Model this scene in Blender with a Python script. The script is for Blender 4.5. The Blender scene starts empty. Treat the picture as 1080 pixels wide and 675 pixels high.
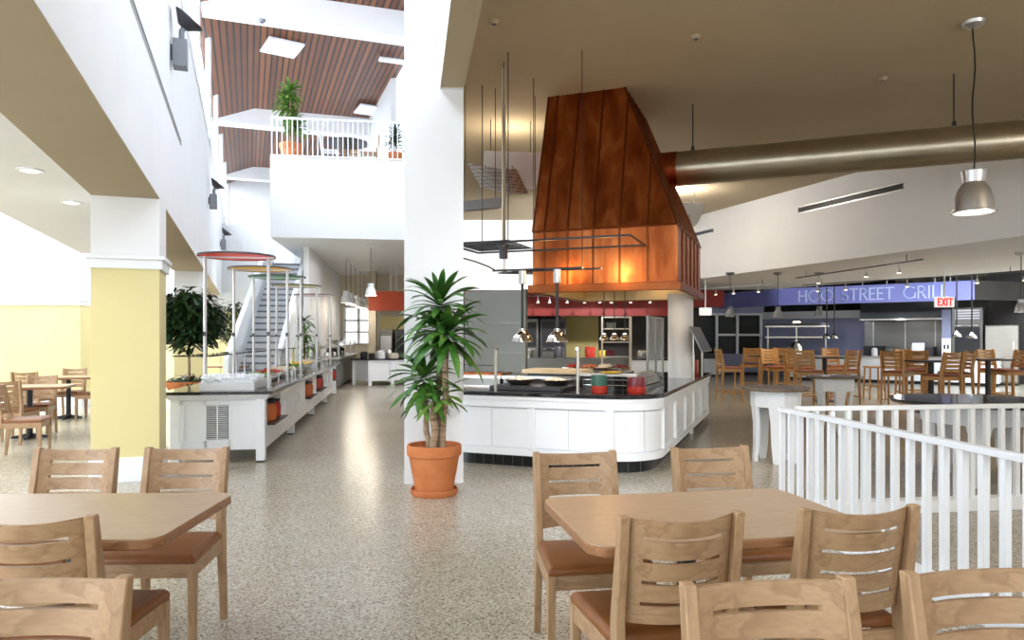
import bpy, bmesh, math, random
from math import sin, cos, pi, radians, atan2, sqrt, hypot
from mathutils import Vector, Matrix

SC = bpy.context.scene
COL = SC.collection
E = 1.4          # eye height
F = 750.0        # focal length in pixels of the 1080 px wide frame
U0, VH = 540.0, 357.0

def at(u, v, Y):
    return Vector(((u - U0) / F * Y, Y, E + (VH - v) / F * Y))
def gz(u, v, Z=0.0):
    Y = F * (E - Z) / (v - VH)
    return Vector(((u - U0) / F * Y, Y, Z))

# ------------------------------------------------------------------ mesh builder
class MB:
    def __init__(s):
        s.v = []; s.f = []; s.M = None
    def add(s, vs, fs):
        b = len(s.v)
        if s.M is not None:
            vs = [s.M @ Vector(p) for p in vs]
        s.v += [tuple(p) for p in vs]
        s.f += [tuple(b + i for i in f) for f in fs]
        return s
    def box(s, x0, x1, y0, y1, z0, z1):
        return s.add([(x0,y0,z0),(x1,y0,z0),(x1,y1,z0),(x0,y1,z0),(x0,y0,z1),(x1,y0,z1),(x1,y1,z1),(x0,y1,z1)],
                     [(0,3,2,1),(4,5,6,7),(0,1,5,4),(1,2,6,5),(2,3,7,6),(3,0,4,7)])
    def obox(s, p0, p1, w, h, up=(0,0,1)):
        """bar of section w (sideways) x h (up) from p0 to p1"""
        p0 = Vector(p0); p1 = Vector(p1); d = (p1 - p0).normalized(); up = Vector(up)
        if abs(d.dot(up)) > .98: up = Vector((0,1,0))
        a = d.cross(up).normalized(); b = a.cross(d).normalized()
        vs = []
        for p in (p0, p1):
            for (i, j) in ((-1,-1),(1,-1),(1,1),(-1,1)):
                vs.append(p + a*(i*w/2) + b*(j*h/2))
        return s.add(vs, [(0,1,2,3),(7,6,5,4),(0,4,5,1),(1,5,6,2),(2,6,7,3),(3,7,4,0)])
    def prism(s, poly, z0, z1):
        n = len(poly)
        vs = [(p[0],p[1],z0) for p in poly] + [(p[0],p[1],z1) for p in poly]
        fs = [tuple(reversed(range(n))), tuple(range(n, 2*n))] + [(i,(i+1)%n,(i+1)%n+n,i+n) for i in range(n)]
        return s.add(vs, fs)
    def hull8(s, b, t):
        """bottom quad b, top quad t (4 points each)"""
        return s.add(list(b)+list(t), [(3,2,1,0),(4,5,6,7),(0,1,5,4),(1,2,6,5),(2,3,7,6),(3,0,4,7)])
    def cyl(s, p0, p1, r0, r1=None, n=16, cap=True):
        p0 = Vector(p0); p1 = Vector(p1); r1 = r0 if r1 is None else r1
        d = (p1-p0).normalized(); up = Vector((0,0,1)) if abs(d.z) < .95 else Vector((1,0,0))
        a = d.cross(up).normalized(); b = a.cross(d)
        vs = []
        for p, r in ((p0,r0),(p1,r1)):
            for i in range(n):
                t = 2*pi*i/n
                vs.append(p + a*(r*cos(t)) + b*(r*sin(t)))
        fs = [(i,(i+1)%n,(i+1)%n+n,i+n) for i in range(n)]
        if cap: fs += [tuple(reversed(range(n))), tuple(range(n,2*n))]
        return s.add(vs, fs)
    def tube(s, pts, r, n=8, radii=None):
        pts = [Vector(p) for p in pts]; vs = []; m = len(pts)
        pa = None
        for k, p in enumerate(pts):
            d = (pts[min(k+1,m-1)] - pts[max(k-1,0)]).normalized()
            if pa is None:
                up = Vector((0,0,1)) if abs(d.z) < .9 else Vector((1,0,0))
                a = d.cross(up).normalized()
            else:
                a = (pa - d*pa.dot(d)).normalized()
            pa = a; b = a.cross(d)
            rr = radii[k] if radii else r
            for i in range(n):
                t = 2*pi*i/n
                vs.append(p + a*(rr*cos(t)) + b*(rr*sin(t)))
        fs = []
        for k in range(m-1):
            for i in range(n):
                fs.append((k*n+i, k*n+(i+1)%n, (k+1)*n+(i+1)%n, (k+1)*n+i))
        fs += [tuple(reversed(range(n))), tuple(range((m-1)*n, m*n))]
        return s.add(vs, fs)
    def lathe(s, prof, c=(0,0,0), n=32, closed=False, sx=1, sy=1):
        """profile of (r,z); joins last to first when closed; open ends with r>0 are capped"""
        vs = []; m = len(prof); c = Vector(c)
        for r, z in prof:
            for i in range(n):
                t = 2*pi*i/n
                vs.append(c + Vector((r*cos(t)*sx, r*sin(t)*sy, z)))
        fs = []
        for k in range(m if closed else m-1):
            k2 = (k+1) % m
            for i in range(n):
                fs.append((k*n+i, k*n+(i+1)%n, k2*n+(i+1)%n, k2*n+i))
        if not closed:
            fs += [tuple(reversed(range(n))), tuple(range((m-1)*n, m*n))]
        return s.add(vs, fs)
    def sheet(s, P, nu, nv, th, skip=None):
        """solid sheet: P(i,j)->(point, normal); cells skipped by skip(i,j)"""
        idx = {}; vs = []
        for j in range(nv+1):
            for i in range(nu+1):
                p, nrm = P(i, j)
                idx[(i,j)] = len(vs); vs.append(Vector(p)+Vector(nrm)*th/2); vs.append(Vector(p)-Vector(nrm)*th/2)
        keep = lambda i, j: 0 <= i < nu and 0 <= j < nv and not (skip and skip(i, j))
        fs = []
        for j in range(nv):
            for i in range(nu):
                if not keep(i, j): continue
                a, b, c, d = idx[(i,j)], idx[(i+1,j)], idx[(i+1,j+1)], idx[(i,j+1)]
                fs.append((a,b,c,d)); fs.append((d+1,c+1,b+1,a+1))
                if not keep(i, j-1): fs.append((a,a+1,b+1,b))
                if not keep(i, j+1): fs.append((c,c+1,d+1,d))
                if not keep(i-1, j): fs.append((d,d+1,a+1,a))
                if not keep(i+1, j): fs.append((b,b+1,c+1,c))
        return s.add(vs, fs)
    def build(s, name, mat, parent=None, loc=(0,0,0), rz=0, bevel=0, ang=35, recalc=True):
        me = bpy.data.meshes.new(name)
        me.from_pydata(s.v, [], s.f)
        bm = bmesh.new(); bm.from_mesh(me)
        used = [v for v in bm.verts if not v.link_faces]
        if used: bmesh.ops.delete(bm, geom=used, context='VERTS')
        if recalc: bmesh.ops.recalc_face_normals(bm, faces=bm.faces)
        bm.to_mesh(me); bm.free()
        for p in me.polygons: p.use_smooth = True
        me.set_sharp_from_angle(angle=radians(ang))
        me.materials.append(mat)
        o = bpy.data.objects.new(name, me); COL.objects.link(o)
        o.location = loc; o.rotation_euler = (0,0,rz)
        if parent is not None: o.parent = parent
        if bevel:
            m = o.modifiers.new('bevel', 'BEVEL'); m.width = bevel; m.segments = 2; m.limit_method = 'ANGLE'; m.angle_limit = radians(40)
        return o

def B(*a): return MB().box(*a)
def tag(o, label, cat, group=None, kind=None):
    o['label'] = label; o['category'] = cat
    if group: o['group'] = group
    if kind: o['kind'] = kind
    return o
def thing(name, label, cat, loc=(0,0,0), rz=0, group=None):
    o = bpy.data.objects.new(name, None); COL.objects.link(o)
    o.empty_display_size = .2
    o.location = loc; o.rotation_euler = (0,0,rz)
    return tag(o, label, cat, group)
def struct(name, mb, mat, **k):
    o = mb.build(name, mat, **k); o['kind'] = 'structure'; return o
def kids(o): return [c for c in bpy.data.objects if c.parent == o]
def dup(root, loc, rz, label, group=None, scale=None):
    def cp(o, par):
        c = o.copy(); COL.objects.link(c)
        if par is not None: c.parent = par
        for k in tree.get(o.name, []): cp(k, c)
        return c
    tree = {}
    for o in bpy.data.objects:
        if o.parent: tree.setdefault(o.parent.name, []).append(o)
    r = cp(root, None)
    r.location = loc; r.rotation_euler = (0,0,rz); r['label'] = label
    if group: r['group'] = group
    if scale: r.scale = (scale,)*3
    return r
def lab(o, text, **k):
    o['label'] = text; return o

# ------------------------------------------------------------------ materials
def mat(name, col=(.8,.8,.8), rough=.5, metal=0, spec=.5, emit=None, es=1, trans=0, coat=0, ior=1.45):
    m = bpy.data.materials.new(name); m.use_nodes = True
    b = m.node_tree.nodes['Principled BSDF']
    b.inputs['Base Color'].default_value = (*col,1); b.inputs['Roughness'].default_value = rough
    b.inputs['Metallic'].default_value = metal; b.inputs['Specular IOR Level'].default_value = spec
    b.inputs['Transmission Weight'].default_value = trans; b.inputs['Coat Weight'].default_value = coat
    b.inputs['IOR'].default_value = ior
    if emit:
        b.inputs['Emission Color'].default_value = (*emit,1); b.inputs['Emission Strength'].default_value = es
    return m
def N(m, t, **k):
    n = m.node_tree.nodes.new(t)
    for a, v in k.items():
        if a in n.inputs: n.inputs[a].default_value = v
        else: setattr(n, a, v)
    return n
def L(m, a, ao, b, bi): m.node_tree.links.new(a.outputs[ao], b.inputs[bi])
def bsdf(m): return m.node_tree.nodes['Principled BSDF']
def ramp(m, stops):
    r = m.node_tree.nodes.new('ShaderNodeValToRGB'); e = r.color_ramp.elements
    e[0].position = stops[0][0]; e[0].color = (*stops[0][1],1)
    e[1].position = stops[-1][0]; e[1].color = (*stops[-1][1],1)
    for p, c in stops[1:-1]:
        x = e.new(p); x.color = (*c,1)
    return r
def noisy(name, stops, scale=(5,5,5), detail=4, coord='Object', nscale=1.0, dist=0, **k):
    m = mat(name, **k)
    tc = N(m,'ShaderNodeTexCoord'); mp = N(m,'ShaderNodeMapping'); mp.inputs['Scale'].default_value = scale
    nz = N(m,'ShaderNodeTexNoise', Scale=nscale, Detail=detail, Distortion=dist)
    r = ramp(m, stops)
    L(m,tc,coord,mp,'Vector'); L(m,mp,'Vector',nz,'Vector'); L(m,nz,'Fac',r,'Fac'); L(m,r,'Color',bsdf(m),'Base Color')
    return m

white = noisy('white_paint', [(.3,(.84,.85,.865)),(.7,(.87,.88,.895))], (1.5,)*3, rough=.55, spec=.3)
white_gloss = mat('white_enamel', (.86,.89,.92), .32)
shaded_white = noisy('shaded_white_paint', [(.3,(.42,.35,.245)),(.7,(.46,.385,.27))], (.6,)*3, rough=.85, spec=.1)  # brown shade of the white ceilings and soffits, put into the colour
yellow = noisy('yellow_paint', [(.3,(.72,.63,.315)),(.7,(.75,.66,.35))], (1.2,)*3, rough=.6, spec=.25)
cream = noisy('cream_paint', [(.3,(.66,.60,.49)),(.7,(.70,.64,.53))], (1,)*3, rough=.7, spec=.2)
greyw = noisy('pale_grey_paint', [(.3,(.60,.60,.60)),(.7,(.64,.64,.64))], (1,)*3, rough=.7, spec=.2)
red = noisy('red_paint', [(.3,(.22,.012,.010)),(.7,(.26,.018,.013))], (1,)*3, rough=.5)
orange_red = mat('orange_red_paint', (.50,.07,.02), .5)
violet = noisy('violet_paint', [(.3,(.22,.235,.60)),(.7,(.26,.275,.66))], (1,)*3, rough=.5)
lavender = noisy('lavender_paint', [(.3,(.30,.32,.48)),(.7,(.34,.36,.52))], (1,)*3, rough=.6)
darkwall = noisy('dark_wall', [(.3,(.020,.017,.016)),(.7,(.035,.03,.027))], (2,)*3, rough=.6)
black = mat('black_metal', (.02,.02,.022), .35)
dark = mat('dark_grey_metal', (.09,.09,.10), .4, .6)
grey_metal = mat('grey_metal', (.22,.23,.25), .45, .4)
steel = noisy('brushed_steel', [(.3,(.50,.48,.44)),(.7,(.56,.54,.50))], (2,2,40), rough=.28, metal=1)
steel_dark = noisy('dull_steel', [(.3,(.19,.19,.175)),(.7,(.22,.215,.20))], (2,2,12), rough=.34, metal=1)
partition_m = mat('satin_partition', (.20,.205,.185), .5, .75)
liner_m = noisy('warm_steel', [(.3,(.52,.40,.22)),(.7,(.62,.49,.29))], (6,6,2), rough=.3, metal=1)
chrome = mat('chrome', (.75,.73,.70), .08, 1)
galv = noisy('duct_steel', [(.3,(.42,.38,.30)),(.7,(.50,.46,.37))], (3,3,3), rough=.30, metal=1)
alu = mat('satin_aluminium', (.62,.63,.65), .35, .9)
granite = noisy('black_granite', [(.35,(.008,.008,.009)),(.62,(.02,.02,.022)),(.75,(.10,.10,.10))], (120,)*3, rough=.08, spec=.6)
terracotta = noisy('terracotta', [(.3,(.47,.15,.05)),(.7,(.58,.21,.08))], (6,)*3, rough=.75, spec=.2)
soil = noisy('soil', [(.3,(.03,.02,.012)),(.7,(.09,.06,.035))], (40,)*3, rough=.95)
leaf = noisy('glossy_leaf', [(.35,(.020,.075,.012)),(.55,(.05,.16,.02)),(.72,(.16,.30,.05))], (7,)*3, rough=.38, spec=.5)
leaf_dark = noisy('dark_leaf', [(.35,(.008,.024,.008)),(.7,(.03,.08,.018))], (12,)*3, rough=.4)
leaf_lime = noisy('bright_leaf', [(.35,(.06,.16,.02)),(.7,(.20,.36,.06))], (8,)*3, rough=.4)
bark = noisy('cane_bark', [(.3,(.20,.13,.075)),(.7,(.42,.31,.20))], (6,6,45), rough=.85)
leather = noisy('brown_vinyl', [(.3,(.19,.066,.016)),(.7,(.235,.085,.022))], (9,)*3, rough=.42)
seat_red = noisy('russet_vinyl', [(.3,(.24,.06,.03)),(.7,(.30,.09,.04))], (9,)*3, rough=.45)
cutboard = noisy('maple_board', [(.3,(.62,.46,.26)),(.7,(.70,.54,.33))], (3,30,30), rough=.5)
brown_top = noisy('brown_laminate', [(.3,(.12,.085,.06)),(.7,(.20,.15,.11))], (20,)*3, rough=.22)
glassm = mat('clear_glass', (.9,.95,.95), .02, trans=1, ior=1.1)
smoke = mat('smoked_glass', (.10,.11,.12), .05, trans=.75, ior=1.1)
lamp_on = mat('lamp_glow', (.9,.9,.85), .5, emit=(1,.86,.66), es=6)
panel_on = mat('light_panel', (.9,.9,.9), .5, emit=(.93,.97,1), es=.25)
pane_on = mat('daylit_pane', (.9,.9,.9), .3, emit=(.95,1,.97), es=1.6)
ice = mat('crushed_ice', (.85,.9,.95), .25)
cream_food = noisy('white_food', [(.3,(.62,.50,.34)),(.7,(.82,.74,.60))], (30,)*3, rough=.6)
crock_green = mat('green_glaze', (.035,.11,.075), .15)
crock_red = mat('red_glaze', (.42,.035,.02), .15)
crock_maroon = mat('maroon_glaze', (.16,.025,.03), .15)
yellow_glaze = mat('yellow_glaze', (.75,.50,.05), .2)
orange_plastic = mat('orange_plastic', (.55,.13,.02), .3)
white_china = mat('white_china', (.82,.83,.85), .2)
signw = mat('sign_white', (.85,.85,.85), .4, emit=(1,.95,.95), es=.55)
exit_red = mat('exit_red', (.6,.02,.02), .4, emit=(1,.05,.04), es=.6)
letterm = mat('brushed_letter', (.60,.67,.92), .4, 0)
def tinted(name, col):
    m = mat(name, col, .15)
    tl = N(m,'ShaderNodeBsdfTranslucent'); tl.inputs['Color'].default_value = (*[min(1,c*1.35) for c in col],1)
    mx = N(m,'ShaderNodeMixShader'); mx.inputs[0].default_value = .6
    out = m.node_tree.nodes['Material Output']
    L(m,bsdf(m),0,mx,1); L(m,tl,0,mx,2); L(m,mx,0,out,'Surface')
    return m
def clearpane(name):
    m = mat(name, (.9,.95,1), .03)
    tp = N(m,'ShaderNodeBsdfTransparent'); mx = N(m,'ShaderNodeMixShader'); mx.inputs[0].default_value = .06
    L(m,tp,0,mx,1); L(m,bsdf(m),0,mx,2); L(m,mx,0,m.node_tree.nodes['Material Output'],'Surface')
    return m
window_glass = clearpane('window_glass')
disc_red = tinted('red_acrylic', (.66,.10,.05)); disc_yel = tinted('amber_acrylic', (.66,.46,.05)); disc_grn = tinted('green_acrylic', (.10,.36,.14))
disc_olive = tinted('olive_acrylic', (.46,.42,.04)); disc_pink = tinted('pale_acrylic', (.58,.42,.44))

def wood(name, c0, c1, c2, axis='X', s=1.0, rough=.38):
    """flat-sawn timber: stretched rings plus fine pores; grain runs along axis"""
    m = mat(name, c1, rough)
    tc = N(m,'ShaderNodeTexCoord'); mp = N(m,'ShaderNodeMapping')
    k = {'X':(1.2,7,7),'Y':(7,1.2,7),'Z':(7,7,1.2)}[axis]
    mp.inputs['Scale'].default_value = [a*s for a in k]
    nz = N(m,'ShaderNodeTexNoise', Scale=1.1, Detail=3, Distortion=.5)
    mul = N(m,'ShaderNodeMath', operation='MULTIPLY'); mul.inputs[1].default_value = 7
    fr = N(m,'ShaderNodeMath', operation='FRACT')
    r = ramp(m, [(0,c0),(.25,c1),(.8,c2),(1,c0)])
    mp2 = N(m,'ShaderNodeMapping'); mp2.inputs['Scale'].default_value = [a*12*s for a in k]
    n2 = N(m,'ShaderNodeTexNoise', Scale=1.0, Detail=2)
    r2 = ramp(m, [(.3,(.86,.84,.82)),(.7,(1,1,1))])
    mx = N(m,'ShaderNodeMix', data_type='RGBA', blend_type='MULTIPLY'); mx.inputs[0].default_value = 1
    L(m,tc,'Object',mp,'Vector'); L(m,mp,'Vector',nz,'Vector'); L(m,nz,'Fac',mul,0); L(m,mul,0,fr,0); L(m,fr,0,r,'Fac')
    L(m,tc,'Object',mp2,'Vector'); L(m,mp2,'Vector',n2,'Vector'); L(m,n2,'Fac',r2,'Fac')
    m.node_tree.links.new(r.outputs['Color'], mx.inputs[6]); m.node_tree.links.new(r2.outputs['Color'], mx.inputs[7])
    m.node_tree.links.new(mx.outputs[2], bsdf(m).inputs['Base Color'])
    return m
beech = wood('beech_panel', (.33,.20,.104),(.40,.252,.136),(.435,.283,.157), 'X', 1.3)
beech_z = wood('beech_post', (.345,.21,.11),(.405,.256,.138),(.435,.28,.153), 'Z', 1.5)
tabletop_m = wood('maple_laminate', (.46,.325,.20),(.48,.342,.215),(.495,.355,.228), 'X', .8, .30)
edge_m = wood('oiled_edge', (.23,.10,.04),(.30,.14,.06),(.33,.16,.07), 'X', 1.5, .35)
oak = wood('golden_oak', (.44,.215,.065),(.57,.305,.10),(.61,.335,.118), 'X', 1.2, .32)
oak_z = wood('golden_oak_post', (.44,.215,.065),(.56,.295,.098),(.59,.32,.112), 'Z', 1.2, .32)
balc_wood = wood('honey_wood', (.35,.18,.07),(.50,.29,.13),(.54,.32,.15), 'Z', 1)

def copper_mat():
    m = mat('copper_sheet', (.6,.2,.07), .3, 1)
    tc = N(m,'ShaderNodeTexCoord'); mp = N(m,'ShaderNodeMapping'); mp.inputs['Scale'].default_value = (3,3,.7); L(m,tc,'Object',mp,'Vector'); n1 = N(m,'ShaderNodeTexNoise', Scale=1.6, Detail=5, Distortion=.4)
    r = ramp(m, [(.34,(.25,.062,.018)),(.52,(.42,.122,.036)),(.68,(.58,.21,.07))])
    n2 = N(m,'ShaderNodeTexNoise', Scale=6, Detail=3); r2 = ramp(m, [(.3,(.30,.30,.30)),(.7,(.46,.46,.46))])
    L(m,mp,'Vector',n1,'Vector'); L(m,n1,'Fac',r,'Fac'); L(m,r,'Color',bsdf(m),'Base Color')
    L(m,tc,'Object',n2,'Vector'); L(m,n2,'Fac',r2,'Fac'); L(m,r2,'Color',bsdf(m),'Roughness')
    return m
copper = copper_mat()
copper_dark = noisy('copper_rim', [(.3,(.20,.06,.02)),(.7,(.30,.095,.032))], (3,3,3), rough=.42, metal=1)
copper_seam = mat('copper_fold', (.20,.06,.02), .45, 1)

def terrazzo():
    m = mat('terrazzo', (.4,.36,.3), .24, spec=.38)
    tc = N(m,'ShaderNodeTexCoord')
    v = N(m,'ShaderNodeTexVoronoi', Scale=125.0); v.feature = 'F1'
    sep = N(m,'ShaderNodeSeparateColor')
    r = ramp(m, [(0,(.07,.06,.05)),(.09,(.18,.155,.115)),(.2,(.37,.325,.248)),(.55,(.465,.415,.325)),(.82,(.545,.50,.41)),(1,(.70,.67,.59))])
    big = N(m,'ShaderNodeTexNoise', Scale=.7, Detail=3); rb = ramp(m, [(.3,(.86,.85,.83)),(.7,(1.0,1.0,1.0))])
    mx = N(m,'ShaderNodeMix', data_type='RGBA', blend_type='MULTIPLY'); mx.inputs[0].default_value = 1
    L(m,tc,'Object',v,'Vector'); L(m,v,'Color',sep,0); L(m,sep,0,r,'Fac')
    L(m,tc,'Object',big,'Vector'); L(m,big,'Fac',rb,'Fac')
    m.node_tree.links.new(r.outputs['Color'], mx.inputs[6]); m.node_tree.links.new(rb.outputs['Color'], mx.inputs[7])
    m.node_tree.links.new(mx.outputs[2], bsdf(m).inputs['Base Color'])
    return m
terrazzo_m = terrazzo()

def slat_mat(yaw, pitch=.145):
    """timber slats with dark gaps running along a horizontal direction"""
    m = mat('timber_slats', (.3,.12,.05), .38)
    tc = N(m,'ShaderNodeTexCoord'); mp = N(m,'ShaderNodeMapping'); mp.vector_type = 'POINT'
    mp.inputs['Rotation'].default_value = (0,0,-yaw)
    sx = N(m,'ShaderNodeSeparateXYZ')
    d = N(m,'ShaderNodeMath', operation='DIVIDE'); d.inputs[1].default_value = pitch
    fr = N(m,'ShaderNodeMath', operation='FRACT'); fl = N(m,'ShaderNodeMath', operation='FLOOR')
    gap = N(m,'ShaderNodeMath', operation='GREATER_THAN'); gap.inputs[1].default_value = .70
    wn = N(m,'ShaderNodeTexWhiteNoise'); wn.noise_dimensions = '1D'
    r = ramp(m, [(0,(.105,.028,.008)),(.5,(.19,.058,.018)),(1,(.32,.115,.036))])
    nz = N(m,'ShaderNodeTexNoise', Scale=.8, Detail=4)
    add = N(m,'ShaderNodeMath', operation='ADD'); mu = N(m,'ShaderNodeMath', operation='MULTIPLY'); mu.inputs[1].default_value = .6
    mx = N(m,'ShaderNodeMix', data_type='RGBA')
    L(m,tc,'Object',mp,'Vector'); L(m,mp,'Vector',sx,'Vector'); L(m,sx,'X',d,0); L(m,d,0,fr,0); L(m,d,0,fl,0); L(m,fr,0,gap,0)
    L(m,fl,0,wn,'W'); L(m,tc,'Object',nz,'Vector'); L(m,wn,'Value',mu,0); L(m,mu,0,add,0)
    mu2 = N(m,'ShaderNodeMath', operation='MULTIPLY'); mu2.inputs[1].default_value = .4; L(m,nz,'Fac',mu2,0); L(m,mu2,0,add,1); L(m,add,0,r,'Fac')
    L(m,gap,0,mx,0); m.node_tree.links.new(r.outputs['Color'], mx.inputs[6]); mx.inputs[7].default_value = (.006,.003,.002,1)
    m.node_tree.links.new(mx.outputs[2], bsdf(m).inputs['Base Color'])
    return m
def tile_mat():
    m = mat('black_tile', (.02,.025,.025), .12)
    tc = N(m,'ShaderNodeTexCoord'); mp = N(m,'ShaderNodeMapping'); mp.inputs['Rotation'].default_value = (pi/2,0,0)
    b = N(m,'ShaderNodeTexBrick', Scale=1.0); b.offset = 0
    b.inputs['Color1'].default_value = (.006,.008,.008,1); b.inputs['Color2'].default_value = (.010,.013,.013,1); b.inputs['Mortar'].default_value = (.09,.09,.085,1)
    b.inputs['Mortar Size'].default_value = .004; b.inputs['Brick Width'].default_value = .115; b.inputs['Row Height'].default_value = .115
    L(m,tc,'Object',mp,'Vector'); L(m,mp,'Vector',b,'Vector'); L(m,b,'Color',bsdf(m),'Base Color')
    return m
tile_m = tile_mat()
def perf_mat():
    m = mat('perforated_steel', (.5,.5,.52), .3, .9)
    tc = N(m,'ShaderNodeTexCoord'); v = N(m,'ShaderNodeTexVoronoi', Scale=26.0, Randomness=0.0)
    r = ramp(m, [(.25,(.04,.04,.045)),(.35,(.66,.66,.68))])
    L(m,tc,'Object',v,'Vector'); L(m,v,'Distance',r,'Fac'); L(m,r,'Color',bsdf(m),'Base Color')
    return m
perf_m = perf_mat()

# ------------------------------------------------------------------ plan axes of the building
AX = (-.3707, 1.0); BX = (-.144, 1.0)
YA = atan2(.3707, 1.0); YB = atan2(.144, 1.0)      # yaw of frames whose local +y runs along the axis
def pa(c, Y): return (c + AX[0]*Y, Y)
def pb(c, Y): return (c + BX[0]*Y, Y)
class Frame:
    def __init__(s, x, y, yaw): s.x, s.y, s.yaw = x, y, yaw
    def p(s, x, y, z=0):
        c, n = cos(s.yaw), sin(s.yaw)
        return Vector((s.x + c*x - n*y, s.y + n*x + c*y, z))
# ================================================================== THE BUILDING
struct('floor', B(-18,18,-4,34,-.06,0), terrazzo_m)

def strip(axis, c0, c1, Y0, Y1, z0, z1):
    f = pa if axis == 'a' else pb
    return MB().prism([f(c0,Y0), f(c1,Y0), f(c1,Y1), f(c0,Y1)], z0, z1)

# left row of columns carrying a deep white wall
struct('wall_left', strip('a', -1.516, -.88, -3.5, 30.5, 2.79, 5.76), white)
struct('ceiling_soffit', strip('a', -1.514, -.882, -3.4, 30.4, 2.78, 2.7899), shaded_white)  # thin sheet carrying the painted shade under the white wall
for k, Y0 in enumerate((6.83, 14.5, 22.2)):
    x, y = pa(-1.516, Y0)
    struct('column_left_yellow', B(0,.596,0,.6,0,2.08), yellow, loc=(x,y,0), rz=YA)
    cap = MB().box(-.03,.626,-.03,.63,2.08,2.17).box(-.055,.651,-.055,.655,2.17,2.215)
    struct('trim_column_cap', cap, white_gloss, loc=(x,y,0), rz=YA, bevel=.006)
    struct('column_left_white', B(0,.596,0,.6,2.215,2.79), white, loc=(x,y,0), rz=YA)
    struct('baseboard_column', B(-.015,.611,-.015,.615,0,.24), white_gloss, loc=(x,y,0), rz=YA, bevel=.004)
struct('ceiling_corridor', strip('a', -2.75, -1.516, -3.5, 14.6, 2.80, 2.92), white)
struct('wall_corridor_edge', strip('a', -2.75, -2.65, -3.5, 14.6, 2.92, 5.0), white)
# high bright bay on the far left, daylit from its roof
struct('wall_far_left_lower', B(-17,-8.86,14.6,15.1,0,2.08), yellow)
struct('trim_far_left', MB().box(-17,-8.83,14.56,15.13,2.08,2.17).box(-17,-8.80,14.53,15.16,2.17,2.215), white_gloss)
struct('wall_far_left_upper', B(-17,-8.86,14.6,15.1,2.215,5.0), white)
struct('baseboard_far_left', B(-17,-8.84,14.585,15.1,0,.24), white_gloss)
def pane(name, pts, strength, col=(.93,.97,1.0)):
    m = mat('daylight_'+name, (.9,.9,.9), .4, emit=col, es=strength)
    o = MB().add(pts, [tuple(range(len(pts)))]).build(name, m, recalc=False)
    o['kind'] = 'structure'; return o
pane('window_skylight', [(-15,0,4.98),(-15,14,4.98),(-8.2,14,4.98),(-3.2,0,4.98)], 2.2)
# clerestory over the left wall: frame bars in front of a daylit band
clere = MB()
for k in range(9):
    Y = 1.0 + k*3.75
    x, y = pa(-.90, Y)
    clere.box(x-.05, x+.05, y-.05, y+.05, 5.76, 8.2)
clere.prism([pa(-.98,0),pa(-.86,0),pa(-.86,31),pa(-.98,31)], 5.76, 5.86)
struct('window_frame_clerestory', clere, white_gloss)
struct('window_clerestory', strip('a', -1.00, -.985, -1, 31, 5.8, 8.25), window_glass)
struct('wall_left_sky_stop', B(-17.8,-17.5,-4,34,0,5.0), white)  # unseen wall added to stop sky light entering from the side
struct('wall_end', B(-18,18,33.6,33.9,0,9), white)

# timber slat roof with its white beams
slat = slat_mat(YA)
def roof_piece(c0, z0, c1, z1, Y0, Y1):
    b = [(*pa(c0,Y0),z0),(*pa(c1,Y0),z1),(*pa(c1,Y1),z1),(*pa(c0,Y1),z0)]
    return MB().hull8(b, [(p[0],p[1],p[2]+.08) for p in b])
rf = roof_piece(-1.1, 8.08, .187, 8.55, -2, 31); r2 = roof_piece(.187, 8.55, 4.1, 8.62, -2, 31)
rf.add(r2.v, r2.f)
struct('ceiling_timber_slats', rf, slat)
NX, NY = cos(YA), sin(YA)
for Yb in (7.1, 14.7, 22.2, 29.7):
    x, y = pa(-.95, Yb)
    struct('beam_roof', B(0,4.7,-.5,0,8.04,8.75), white, loc=(x,y,0), rz=YA)
# tall white column and the wall it carries toward the camera
struct('column_white', B(0,.567,0,.567,0,8.7), white, loc=(-1.033,6.82,0), rz=YB)
struct('wall_beam_right', strip('b', .292, .52, -3.5, 19.6, 3.81, 8.9), white)

struct('ceiling_beam_soffit', strip('b', .295, .517, -3.4, 6.8, 3.80, 3.8099), shaded_white)  # thin sheet with the beam underside's shade in its colour
# upper gallery
GB = Frame(-5.92, 17.4, YB)
struct('slab_gallery', B(0,3.62,0,10.6,3.88,5.85), white, loc=(-5.92,17.4,0), rz=YB)
struct('wall_gallery_right', strip('a', 3.95, 4.1, 19.7, 31, 5.85, 8.62), greyw)
struct('wall_gallery_back', B(-14,3,31,31.3,0,9), greyw)
# room under the gallery
struct('wall_under_gallery', strip('b', -2.87, -2.72, 19.2, 27.9, 0, 3.88), white)
struct('wall_under_gallery_back', B(-7.2,2,27.9,28.2,0,3.88), cream)
struct('wall_yellow_back', B(-5.05,-2.4,27.3,27.5,0,2.25), yellow)
struct('column_under_gallery', B(-5.3,-5.02,26.2,26.5,0,3.88), cream)
wf = MB()
for X in (-6.55,-6.0,-5.45): wf.box(X-.05,X+.05,27.80,27.9,1.2,2.62)
for Z in (1.2,1.65,2.1,2.62): wf.box(-6.6,-5.4,27.80,27.9,Z-.03,Z+.03)
struct('window_frame_back', wf, white_gloss)
pane('window_back', [(-6.6,27.89,1.2),(-5.4,27.89,1.2),(-5.4,27.89,2.62),(-6.6,27.89,2.62)], .85)
# end wall of the bays behind the stair
struct('wall_end_lower', B(-15,-7.3,23.6,23.9,0,2.3), yellow)
struct('wall_end_upper', B(-15,-7.3,23.6,23.9,2.3,5.2), white)

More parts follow.
